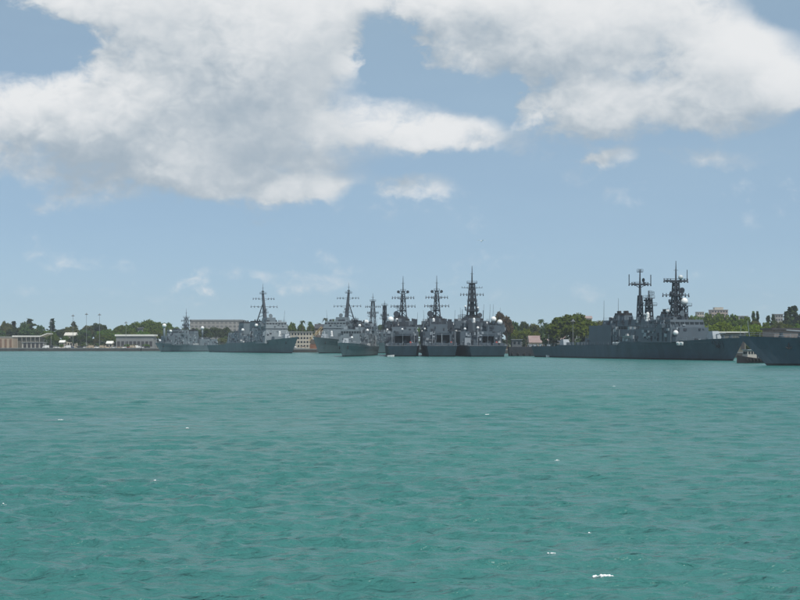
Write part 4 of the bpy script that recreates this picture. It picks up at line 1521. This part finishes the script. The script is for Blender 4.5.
building('office_block', 'wide grey windowed block rising behind the dark trees', 190, 241, 1650, 319.6, 40, mat('hazy_concrete', (.30, .29, .275), .85, .1, .05, streak=.2), CONC_D, floors=7, cols=12, rooft=1.4, winm=mat('dull_window', (.16, .16, .155), .5))
building('barracks', 'cream building showing just right of the lone destroyer mast', 264, 284, 1180, 326.5, 12, CREAM, CONC, floors=4, cols=8)
building('barracks', 'cream building with dark windows above the pier', 285, 312, 1150, 331.5, 12, CREAM, CONC_D, floors=4, cols=9)
building('pier_shed', 'shed with mottled brown-pink roof before the olive trees', 530, 566, 870, 335.6, 14, CREAM, BROOF, cat='shed', floors=1, cols=9, pitch=3.4, winm=DARKIN)
r, h, H, wl = building('pier_canopy', 'long white flat canopy behind the lattice-mast destroyer bow', 699, 746, 628, 331.6, 9, mat('painted_shade_panel', (.13, .13, .11), .8), WROOF, cat='canopy', rooft=.45, roofover=.7)  # dark wall colour stands in for shade below the canopy
for k in range(9):
    MB().box(-h + 1.4 + k * (2 * h - 2.8) / 8, -.02, 3.4, 1.3, .35, 4.2).build('doorway', DARKIN, wl)  # darker blocks add to the painted shade under the roof
building('warehouse', 'grey warehouse with dark roof line at right edge', 774, 850, 640, 328.0, 20, mat('warehouse_grey', (.20, .172, .165), .85, .1, .1, streak=.2), mat('dark_roof', (.05, .05, .055), .8), rooft=.7, roofover=.9, floors=1, cols=12, winm=mat('dull_shutter', (.15, .135, .135), .8))
r, h, H, wl = building('hilltop_block', 'pinkish stepped block on skyline above the right trees', 711.5, 728, 1900, 309.6, 18, mat('pink_concrete', (.36, .29, .25), .85, .1, .08), CONC, floors=11, cols=6)
MB().fr(-h * .55, h * .5, 3, 14, H - .2, H + 3.0).build('penthouse', CREAM, r)
building('distant_tower', 'small pale rooftop block left of the stepped skyline block', 697.5, 704, 1900, 311.8, 14, CREAM, CONC, floors=10, cols=3, cat='tower')
building('distant_block', 'pale low block peeping over trees left of the dark conifers', 733, 748, 1900, 315.8, 14, mat('hazy_concrete', (.30, .29, .275)), CONC, floors=9, cols=5)
building('distant_block', 'hazy grey tower behind the right-hand conifers', 775.5, 783, 1500, 314.0, 14, mat('hazy_concrete', (.30, .29, .275)), CONC_D, floors=9, cols=3, cat='tower')
building('distant_house', 'small brown roof peeping right of the round tree', 583, 592, 1300, 315.8, 10, CREAM, BROOF, floors=6, cols=3, cat='house', pitch=1.5)


# ------------------------------------------------------------------ pier crane
c = empty('pier_crane', (at(321, 953).x - 9.2 + 4, 958, ZG), R(0), 'tan lattice boom crane on the narrow pier', 'crane')
MB().fr(-2.2, 2.2, -1.6, 1.6, -.1, 3.2, .2, .2, .2).build('base', RUST, c)
MB().fr(-1.8, 2.6, -1.5, 1.5, 3.2, 6.2, .2, .6, .2).build('machinery_house', mat('crane_house_paint', (.10, .085, .07), .7), c)
bm = MB()
b0, b1 = Vector((-1.5, 0, 4.0)), Vector((-1.5 + 7.5, 0, 15.0))
b0, b1 = Vector((-2.5, 0, 5.0)), Vector((5.5, 0, 14.0))
dn = (b1 - b0).normalized()
up = Vector((-dn.z, 0, dn.x))
cs = [up * .55 + Vector((0, .55, 0)), up * .55 - Vector((0, .55, 0)), -up * .55 - Vector((0, .55, 0)), -up * .55 + Vector((0, .55, 0))]
nb = 8
for k in range(nb):
    a, b = b0 + (b1 - b0) * (k / nb), b0 + (b1 - b0) * ((k + 1) / nb)
    for q in range(4):
        bm.tube(a + cs[q], b + cs[q], .16, n=4)
        bm.tube(a + cs[q], b + cs[(q + 1) % 4], .1, n=4)
bm.build('boom', YELLOW, c)
MB().tube(b1, (5.5, 0, 8.0), .06, n=4).tube((5.5, 0, 8.0), (5.5, 0, 7.2), .3, n=6).build('hook_line', BLACK, c)
MB().tube((1.5, 0, 6.0), (2.5, 0, 11.0), .3, .2, 6).tube((2.5, 0, 11.0), (5.2, 0, 13.8), .08, n=4).build('back_stay', RUST, c)
r, h, H, wl = building('pier_hut', 'dark-roofed open hut under the pier crane boom', 315, 327, 1075, 324.0, 8, mat('brown_boards', (.12, .075, .05), .85), mat('dark_roof', (.05, .05, .055), .8), cat='hut', pitch=2.5, floors=2, cols=4, winm=CREAM)

# ------------------------------------------------------------------ tall lamp posts
def lamp_post(px, D, ytop, label, group='tall lamp posts on the left shore'):
    q = at(px, D, ytop)
    r = empty('lamp_post', (q.x, D, ZG), 0, label, 'lamp post', group)
    H = q.z - ZG
    MB().lathe((0, 0, -.1), [(.5, 0), (.5, .5), (.17, .55), (.10, H)], 8).build('pole', GALV, r)
    hd = MB().lathe((0, 0, H - .8), [(.2, 0), (.8, .25), (.8, .45), (.3, .7), (.1, 1.4)], 10).build('lamp_ring', GALV, r)
    for k in range(6):
        a = k * math.pi / 3
        MB().box(.95 * math.cos(a), .95 * math.sin(a), H - .7, .4, .4, .4).build('floodlight', GALV, hd)


for (px, yt, lb) in ((51, 321, 'shortest tall lamp post, leftmost, near the terminal'), (73, 315, 'tall lamp post standing before the pale pitched-roof house'),
                     (86.5, 313.5, 'tallest lamp post, between two others on left shore'), (99.5, 314, 'tall lamp post left of the pale-roofed storage hut'),
                     (126, 322, 'thin lamp post rising before the green mound of trees')):
    lamp_post(px, 1112, yt, lb)
for (px, D, yt, lb) in ((573, 760, 320, 'thin pole standing before the round tree'), ):
    lamp_post(px, D, yt, lb, None)

# ------------------------------------------------------------------ parked cars along the quay
def make_car(colour, van):
    r = empty('parked_van' if van else 'parked_car', (0, 0, 0))
    if van:
        MB().fr(-2.5, 2.5, -.95, .95, .35, 2.1, .1, .7, .12).build('body', colour, r)
        MB().fr(.8, 2.2, -.90, .90, 1.35, 1.95, .0, .55, .02).build('windscreen', GLASS, r)
    else:
        MB().fr(-2.2, 2.2, -.88, .88, .3, .95, .05, .1, .06).build('body', colour, r)
        MB().fr(-1.5, 1.0, -.80, .80, .95, 1.48, .5, .6, .15).build('cabin', GLASS, r)
        MB().fr(-1.0, .4, -.66, .66, 1.48, 1.54, .1, .1, .05).build('roof', colour, r)
    for sx in (-1.4, 1.4):
        for sy in (-.85, .85):
            MB().tube((sx, sy - .1, .33), (sx, sy + .1, .33), .33, n=10).build('wheel', TYRE, r)
    return r


COLS = [('white', (.75, .75, .74)), ('silver', (.45, .46, .48)), ('red', (.22, .05, .04)), ('dark blue', (.03, .05, .12)), ('tan', (.45, .36, .26)), ('black', (.02, .02, .022))]
protos = {}
slots = [(46, 0, 1), (49.5, 5, 1), (53, 1, 0), (56, 0, 0), (67, 0, 1), (70.5, 3, 0), (77, 4, 0), (80, 5, 0), (83, 1, 0), (89.5, 4, 1), (93, 4, 0), (96.5, 0, 0),
         (103, 4, 1), (107, 4, 0), (113.5, 1, 0), (119, 4, 0), (122.5, 0, 0), (129, 2, 0), (133, 4, 1), (137, 0, 1), (143, 1, 0), (147, 5, 0), (288, 2, 0), (293, 0, 1), (303, 4, 0)]
ORD = ['first', 'second', 'third', 'fourth', 'fifth', 'sixth', 'seventh', 'eighth', 'ninth', 'tenth']
cnt = {}
for (px, ci, van) in slots:
    key = (ci, van)
    D = 1106 if px < 200 else 1140
    kind = 'van' if van else 'car'
    if key not in protos:
        protos[key] = make_car(mat('car_paint_' + COLS[ci][0].replace(' ', '_'), COLS[ci][1], .3, .03), van)
        o = protos[key]
    else:
        o = copy_tree(protos[key])
    o.location = (at(px, D).x, D + random.uniform(0, 4), ZG + .02 if False else ZG)
    o.rotation_euler = (0, 0, random.choice([0, math.pi]) + random.uniform(-.3, .3))
    cnt[(key, px > 200)] = cnt.get((key, px > 200), 0) + 1
    where = 'on the left quay' if px < 200 else 'on the quay behind the pier'
    tag(o, '%s %s %s from the left parked %s' % (ORD[cnt[(key, px > 200)] - 1], COLS[ci][0], kind, where), kind, 'vehicles parked along the quay')

# ------------------------------------------------------------------ trees
def quads_mesh(name, C, Nn, size, asp=1.0, g=None):
    """many leaf-clump faces: centres C, normals Nn"""
    n = len(C)
    a = np.cross(Nn, g.normal(size=(n, 3)))
    a /= np.linalg.norm(a, axis=1)[:, None] + 1e-9
    b = np.cross(Nn, a)
    sz = size * g.uniform(.55, 1.3, n)[:, None]
    a = a * sz
    b = b * sz * asp
    j = lambda: 1 + g.uniform(-.35, .35, (n, 1))
    V = np.stack([C - a * j() - b * j(), C + a * j() - b * j(), C + a * j() + b * j(), C - a * j() + b * j()], 1).reshape(-1, 3)
    me = bpy.data.meshes.new(name)
    me.vertices.add(4 * n)
    me.vertices.foreach_set('co', V.astype(np.float32).ravel())
    me.loops.add(4 * n)
    me.loops.foreach_set('vertex_index', np.arange(4 * n, dtype=np.int32))
    me.polygons.add(n)
    me.polygons.foreach_set('loop_start', np.arange(n, dtype=np.int32) * 4)
    me.update(calc_edges=True)
    return me


def unit(g, n):
    v = g.normal(size=(n, 3))
    return v / np.linalg.norm(v, axis=1)[:, None]


def crown_broad(seed, flat=.55, nclump=46, per=70, base=.35, leaf=.034):
    """unit crown: half width 1, foot of tree at z=0, top at 1 (scaled later)"""
    g = np.random.default_rng(seed)
    cs, rs_ = [], []
    for k in range(nclump):
        a = g.uniform(0, 6.283)
        rr = math.sqrt(g.uniform(0, 1)) * .82
        top = math.sqrt(max(0, 1 - rr * rr))
        z = base + (1 - base) * (top * g.uniform(.35, .9))
        cs.append((rr * math.cos(a), rr * math.sin(a), z * .92))
        rs_.append(g.uniform(.14, .27))
    Cs, Ns = [], []
    for c_, r_ in zip(cs, rs_):
        u = unit(g, per)
        u[:, 2] = np.where(u[:, 2] < -.35, -u[:, 2], u[:, 2])
        rad = r_ * g.uniform(.62, 1.06, per)[:, None]
        Cs.append(np.array(c_) + u * rad * np.array([1, 1, .62]))
        nn = u + g.normal(0, .45, (per, 3)) + np.array([0, 0, .25])
        Ns.append(nn / np.linalg.norm(nn, axis=1)[:, None])
    return np.vstack(Cs), np.vstack(Ns), leaf


def crown_conifer(seed, tiers=15, per=44):
    g = np.random.default_rng(seed)
    Cs, Ns = [], []
    for k in range(tiers):
        f = k / (tiers - 1)
        z = .12 + .88 * f
        R0 = (1 - f) ** .85 * 1.0 + .05
        n = int(per * (1 - .6 * f))
        nb_ = 6
        for b_ in range(nb_):
            a = g.uniform(0, 6.283)
            ln = R0 * g.uniform(.35, 1.25)
            m_ = max(3, n // nb_)
            t = g.uniform(.1, 1, m_)
            P = np.stack([np.cos(a) * ln * t, np.sin(a) * ln * t, z + .03 * t + g.normal(0, .012, m_)], 1)
            P += g.normal(0, .035, P.shape) * np.array([1, 1, .35])
            Cs.append(P)
            nn = g.normal(size=(m_, 3)) * .8 + np.array([0, 0, 1.0])
            Ns.append(nn / np.linalg.norm(nn, axis=1)[:, None])
    return np.vstack(Cs), np.vstack(Ns), .07


def crown_mesh(name, data, w, h, g, lm):
    C, Nn, leaf = data
    C = C * np.array([w, w, h])
    return quads_mesh(name, C, Nn, leaf * (w * .5 + h * .5), .8, g)


def trunk_mesh(h, r, limbs, spread, g):
    m = MB()
    bx, by = g.uniform(-.04, .04) * h, g.uniform(-.04, .04) * h
    m.tube((0, 0, -.4), (bx * .5, by * .5, h * .45), r, r * .75, 8)
    m.tube((bx * .5, by * .5, h * .45), (bx, by, h * .8), r * .75, r * .3, 7)
    for k in range(limbs):
        a = k * 6.283 / max(1, limbs) + g.uniform(-.4, .4)
        z = h * g.uniform(.32, .5)
        m.tube((bx * .4, by * .4, z), (math.cos(a) * spread * g.uniform(.4, .7), math.sin(a) * spread * g.uniform(.4, .7), h * g.uniform(.6, .85)), r * .42, r * .14, 6)
    return m


TREES = {}


def tree(name, px, D, ytop, wpx, kind, leafk, label, group):
    q = at(px, D, ytop)
    H = q.z - ZG
    Wd = wpx * D / FPX / 2
    v = random.randrange(4)
    key = (kind, v, leafk)
    rg = random.Random(v * 17 + len(kind))
    if key not in TREES:
        g = np.random.default_rng(v + 50)
        if kind == 'broad':
            d = crown_broad(100 + v)
        elif kind == 'dome':
            d = crown_broad(200 + v, nclump=120, per=120, base=.20, leaf=.026)
        elif kind == 'shrub':
            d = crown_broad(300 + v, nclump=40, per=60, base=.05, leaf=.04)
        elif kind == 'tall':
            d = crown_broad(400 + v, nclump=44, per=60, base=.18, leaf=.034)
        else:
            d = crown_conifer(500 + v)
        ref = {'broad': (8, 14), 'dome': (14, 20), 'shrub': (6, 8), 'tall': (4, 16), 'conifer': (3.2, 18)}[kind]
        cm = crown_mesh('crown', d, ref[0], ref[1], g, leafk)
        cm.materials.append(LEAF[leafk])
        tb = trunk_mesh(ref[1], .5 if kind != 'dome' else .9, 0 if kind == 'conifer' else 5, ref[0], rg)
        tm = bpy.data.meshes.new('trunk')
        tm.from_pydata(tb.v, [], tb.f)
        tm.materials.append(BARK)
        tm.update()
        TREES[key] = (cm, tm, ref)
    cm, tm, ref = TREES[key]
    r = empty(name, (q.x, D, ZG), random.uniform(0, 6.28), label, 'tree' if kind != 'shrub' else 'shrub', group)
    for nm, me in (('trunk', tm), ('crown', cm)):
        o = bpy.data.objects.new(nm, me)
        COL.objects.link(o)
        o.parent = r
        o.scale = (Wd / ref[0], Wd / ref[0], H / ref[1])
    return r


PALM = {}


def palm(px, D, ytop, label, group='palms'):
    q = at(px, D, ytop)
    H = q.z - ZG
    if 'f' not in PALM:
        g = random.Random(4)
        m = MB()
        for k in range(26):
            a = g.uniform(0, 6.283)
            el = g.uniform(-.5, 1.1)
            ln = g.uniform(2.4, 3.4)
            pts = []
            for i in range(6):
                t = i / 5
                rr = ln * t * math.cos(el * (1 - t * .4))
                zz = ln * (math.sin(el) * t - .75 * t * t)
                pts.append(Vector((math.cos(a) * rr, math.sin(a) * rr, zz)))
            side = Vector((-math.sin(a), math.cos(a), 0))
            for i in range(5):
                w0, w1 = .55 * math.sin(math.pi * (i / 5 * .85 + .12)), .55 * math.sin(math.pi * ((i + 1) / 5 * .85 + .12))
                m.add([pts[i] - side * w0 - Vector((0, 0, .2 * w0)), pts[i], pts[i + 1], pts[i + 1] - side * w1 - Vector((0, 0, .2 * w1))], [(0, 1, 2, 3)])
                m.add([pts[i], pts[i] + side * w0 - Vector((0, 0, .2 * w0)), pts[i + 1] + side * w1 - Vector((0, 0, .2 * w1)), pts[i + 1]], [(0, 1, 2, 3)])
        me = bpy.data.meshes.new('frond_crown')
        me.from_pydata(m.v, [], m.f)
        me.materials.append(LEAF['dark'])
        me.update()
        PALM['f'] = me
        t = MB()
        for i in range(8):
            t.tube((math.sin(i * .12) * .35, 0, i / 8), (math.sin((i + 1) * .12) * .35, 0, (i + 1) / 8), .26 - .012 * i, .25 - .012 * i, 8)
        tm = bpy.data.meshes.new('trunk')
        tm.from_pydata(t.v, [], t.f)
        tm.materials.append(BARK)
        tm.update()
        PALM['t'] = tm
    r = empty('palm_tree', (q.x, D, ZG), random.uniform(0, 6.28), label, 'palm', group)
    o = bpy.data.objects.new('trunk', PALM['t'])
    COL.objects.link(o)
    o.parent = r
    o.scale = (1, 1, H - 1.0)
    o = bpy.data.objects.new('frond_crown', PALM['f'])
    COL.objects.link(o)
    o.parent = r
    o.location = (math.sin(.96) * .35, 0, H - 1.05)


def ordinal(i):
    w = ['first', 'second', 'third', 'fourth', 'fifth', 'sixth', 'seventh', 'eighth', 'ninth', 'tenth', 'eleventh', 'twelfth', 'thirteenth', 'fourteenth', 'fifteenth',
         'sixteenth', 'seventeenth', 'eighteenth', 'nineteenth', 'twentieth']
    return w[i] if i < 20 else 'twenty-' + w[i - 20]


NOUN = {'broad': 'broad tree', 'dome': 'big round tree', 'shrub': 'bushy shrub', 'tall': 'tall narrow tree', 'conifer': 'spiky conifer'}
NAME = {'broad': 'broadleaf_tree', 'dome': 'round_tree', 'shrub': 'shrub', 'tall': 'tall_tree', 'conifer': 'conifer_tree'}
ADJ = {'green': 'green', 'bright': 'bright green', 'dark': 'dark green', 'olive': 'olive green', 'brown': 'brownish'}


def zone(where, items, group):
    """items: (px, D, ytop, width px, kind, leaf); labels count from the left within look-alikes"""
    seen = {}
    for it in sorted(items, key=lambda t: t[0]):
        k = (it[4], it[5])
        i = seen.get(k, 0)
        seen[k] = i + 1
        tot = sum(1 for q in items if (q[4], q[5]) == k)
        lab = '%s%s %s %s' % ('' if tot == 1 else ordinal(i) + ' from left, ', ADJ[it[5]], NOUN[it[4]], where)
        tree(NAME[it[4]], it[0], it[1], it[2], it[3], it[4], it[5], lab, group)


U = random.uniform
# left edge: dark mixed row with spikes
z = []
for px in range(-60, 106, 11):
    z.append((px + U(-3, 3), U(1225, 1300), U(325, 329), U(16, 22), 'broad', random.choice(['dark', 'green', 'dark', 'olive'])))
for (px, yt, w) in ((-8, 322, 6), (6, 319, 4.5), (13.5, 323, 5), (24, 320.5, 4), (30, 320.5, 7), (41, 324, 4.5), (52, 320.5, 5), (73.5, 323, 5), (88, 323, 5), (95, 322, 8), (101, 321, 6)):
    z.append((px, U(1290, 1330), yt, w * 2.4 + 3, random.choice(['conifer', 'broad', 'broad']), random.choice(['dark', 'olive'])))
zone('in the row behind the white-roofed terminal', z, 'trees behind the terminal')
z = [(66, 1178, 335.0, 9, 'broad', 'green'), (72.5, 1175, 336.0, 9, 'broad', 'dark'), (61.5, 1116, 343.5, 5, 'shrub', 'green')]
for (px, yt, w) in ((38, 334, 13), (50, 331, 13), (80, 333, 14), (88, 336, 12), (101, 333, 13), (57, 336, 8), (76, 338, 9), (95, 338, 10), (110, 334, 12)):
    z.append((px, U(1165, 1200), yt, w, 'broad', random.choice(['green', 'dark', 'olive'])))
for px in (84, 91, 105, 127, 134, 146):
    z.append((px, U(1118, 1122) if px < 115 else 1119, U(341.5, 344), U(6, 9), 'shrub', random.choice(['green', 'olive'])))
zone('just behind the left quay and its lamp posts', z, 'trees just behind the left quay')
# green mound
z = []
for (px, yt, w) in ((112, 328, 22), (122, 324, 24), (134, 320.5, 26), (147, 318.2, 28), (158, 318.6, 26), (167, 321.5, 22), (175, 326, 20)):
    z.append((px, U(1200, 1235), yt, w, 'dome', 'green'))
for (px, yt, w) in ((118, 331, 16), (130, 329, 18), (143, 329, 16), (156, 328, 18), (166, 331, 14)):
    z.append((px, U(1170, 1190), yt, w, 'broad', 'green'))
zone('in the mound above the long white-roofed shed', z, 'trees of the green mound')
# dark trees before the office block
z = []
for (px, yt, w) in ((186, 326, 13), (196, 327, 15), (206, 325.5, 16), (216, 325, 17), (226, 326, 16), (235, 329, 13), (244, 327, 12), (252, 329, 10)):
    z.append((px, U(1240, 1290), yt, w, 'broad', 'dark'))
for (px, yt, w) in ((191, 336, 14), (203, 337, 12), (222, 337, 12), (238, 338, 12)):
    z.append((px, U(1180, 1200), yt, w, 'broad', 'olive'))
zone('in front of the wide office block', z, 'trees in front of the office block')
# between the destroyers
z = []
for (px, yt, w) in ((258, 327, 12), (272, 323, 14), (283, 322, 13), (292, 321, 12), (301, 323, 12), (311, 322, 12), (318, 324, 10), (330, 322, 13), (342, 321, 12), (355, 321, 14), (366, 320, 14),
                    (380, 322, 14), (394, 322, 12), (421, 324, 14), (432, 326, 12), (448, 323, 14), (462, 321, 14)):
    z.append((px, U(1215, 1260), yt, w, 'broad', random.choice(['olive', 'green', 'dark'])))
zone('in the row behind the middle masts', z, 'trees behind the middle masts')
for (px, yt, lb) in ((325, 317.5, 'left palm of the pair beside the tripod mast'), (332.5, 318.5, 'right palm of the pair beside the tripod mast'),
                     (303, 320, 'palm above the cream building by the pier'), (310.5, 321, 'palm just right of the cream building roof'), (319, 322.5, 'small palm above the dark-roofed pier hut'),
                     (541, 318.5, 'palm at the left shoulder of the round tree'), (545.5, 322, 'low palm close under the round tree')):
    palm(px, 1200 if px < 400 else 1000, yt, lb, 'palms along the shore')
# right of the three abreast
z = [(500, 930, 309.5, 18, 'broad', 'brown'), (507, 940, 312, 16, 'tall', 'brown'), (494, 925, 315, 14, 'broad', 'olive')]
for (px, yt, w) in ((514, 320, 16), (525, 320, 20), (535, 321, 18), (546, 323, 16), (484, 320, 16)):
    z.append((px, U(950, 990), yt, w, 'broad', random.choice(['olive', 'dark'])))
for (px, yt, w) in ((517, 328, 14), (526, 327, 16), (536, 330, 12)):
    z.append((px, U(895, 915), yt, w, 'broad', 'bright'))
zone('behind the brown-roofed shed', z, 'trees behind the brown-roofed shed')
tree('round_tree', 573, 800, 312.0, 56, 'dome', 'green', 'biggest round green tree, left of the lattice masts', 'trees beside the lattice masts')
z = []
for (px, yt, w) in ((556, 324, 16), (590, 322, 20), (601, 319, 18), (612, 318, 18), (625, 319, 18), (640, 320, 20), (655, 319, 18), (668, 318, 16)):
    z.append((px, U(900, 950), yt, w, 'broad', random.choice(['olive', 'dark'])))
zone('behind the lattice-mast destroyer', z, 'trees behind the lattice-mast destroyer')
# right-hand greens
z = []
for (px, yt, w) in ((686, 313.5, 22), (697, 312, 22), (709, 311.5, 24), (721, 311.5, 24), (733, 312.5, 22), (744, 314, 22), (756, 318, 20), (768, 320, 18)):
    z.append((px, U(900, 950), yt, w, 'broad', random.choice(['green', 'olive', 'green'])))
for (px, yt, w) in ((706, 321.5, 26), (722, 320.5, 30), (738, 322, 26), (755, 322.5, 26)):
    z.append((px, U(735, 770), yt, w, 'dome', 'bright'))
for (px, yt, w) in ((690, 325, 18), (751, 327, 18), (760, 327, 14), (769, 325, 14)):
    z.append((px, U(690, 715), yt, w, 'broad', 'bright'))
z += [(765, 680, 327.5, 12, 'shrub', 'brown'), (772, 680, 326, 12, 'broad', 'brown'), (741, 1000, 314.5, 7, 'tall', 'dark')]
for (px, yt, w) in ((753.5, 314.5, 4), (757.5, 314.5, 3), (768, 317, 4), (773, 316, 4), (786, 313, 6), (790, 309, 4.5), (794, 308.2, 7), (799, 317, 5), (806, 313, 7), (818, 311, 8), (830, 315, 8)):
    z.append((px, U(980, 1020), yt + .5, w * 2.4 + 2, 'conifer', 'dark'))
for (px, yt, w) in ((778, 320, 16), (788, 321, 16), (798, 322, 16), (810, 320, 16), (824, 319, 18), (840, 320, 18), (858, 319, 18)):
    z.append((px, U(820, 860), yt, w, 'broad', random.choice(['olive', 'green'])))
zone('above the white canopy and grey warehouse', z, 'trees above the right-hand ships')

def undergrowth():
    g = np.random.default_rng(77)
    Cs, Ns = [], []
    for (x0, x1, y, hgt, n) in ((-420, -60, 1215, 8.5, 260), (-60, 60, 1180, 9, 110), (16, 120, 945, 9, 120), (75, 330, 800, 9.5, 210), (150, 420, 695, 6.0, 130), (-1000, -400, 1260, 9, 200), (300, 900, 900, 9, 200)):
        for k in range(n):
            c_ = np.array([g.uniform(x0, x1), y + g.uniform(0, 22), ZG + hgt * g.uniform(.1, .85)])
            r_ = g.uniform(1.4, 3.2)
            m_ = 46
            u = unit(g, m_)
            Cs.append(c_ + u * r_ * g.uniform(.6, 1.05, m_)[:, None] * np.array([1, 1, .75]))
            nn = u + g.normal(0, .45, (m_, 3)) + np.array([0, 0, .2])
            Ns.append(nn / np.linalg.norm(nn, axis=1)[:, None])
    me = quads_mesh('undergrowth', np.vstack(Cs), np.vstack(Ns), .6, .8, g)
    me.materials.append(LEAF['dark'])
    o = bpy.data.objects.new('undergrowth', me)
    COL.objects.link(o)
    tag(o, 'dense dark undergrowth filling the ground between the shore trees', 'undergrowth', kind='stuff')


undergrowth()

# ------------------------------------------------------------------ sea bird
bp_ = at(481, 260, 241)
bd = MB()
bd.lathe((0, 0, 0), [(.01, 0), (.06, .05), (.11, .2), (.1, .4), (.05, .55), (.05, .62), (.01, .70)], 8)
bird = empty('sea_bird', bp_, R(70), 'tiny white gull flying above the middle masts', 'bird')
b = bd.build('body', WHITE, bird, True)
b.rotation_euler = (0, R(90), 0)
for sg in (1, -1):
    w = MB()
    pts = [(.18, 0, .05), (.46, 0, .05), (.44, sg * .35, .22), (.16, sg * .35, .22), (.28, sg * .78, .14), (.12, sg * .78, .13)]
    w.add(pts + [(x, y, z_ - .025) for (x, y, z_) in pts], [(0, 1, 2, 3), (3, 2, 4, 5), (9, 8, 7, 6), (11, 10, 8, 9), (0, 3, 9, 6), (3, 5, 11, 9), (1, 7, 8, 2), (2, 8, 10, 4), (4, 10, 11, 5)])
    w.build('wing', WHITE, bird)

# ------------------------------------------------------------------ thin sea haze
HAZE = 0.00012
if HAZE:
    hz = MB().fr(-2600, 2600, -60, 2700, -6, 80)
    hm = bpy.data.materials.new('haze_air')
    hm.use_nodes = True
    t = hm.node_tree
    t.nodes.clear()
    ou = t.nodes.new('ShaderNodeOutputMaterial')
    pv = t.nodes.new('ShaderNodeVolumePrincipled')
    pv.inputs['Color'].default_value = (0.80, 0.90, 1.0, 1)
    pv.inputs['Density'].default_value = HAZE
    pv.inputs['Anisotropy'].default_value = 0.2
    t.links.new(pv.outputs[0], ou.inputs['Volume'])
    ho = hz.build('haze', hm)
    ho['kind'] = 'stuff'
    ho['label'] = 'thin pale sea haze over the harbour'
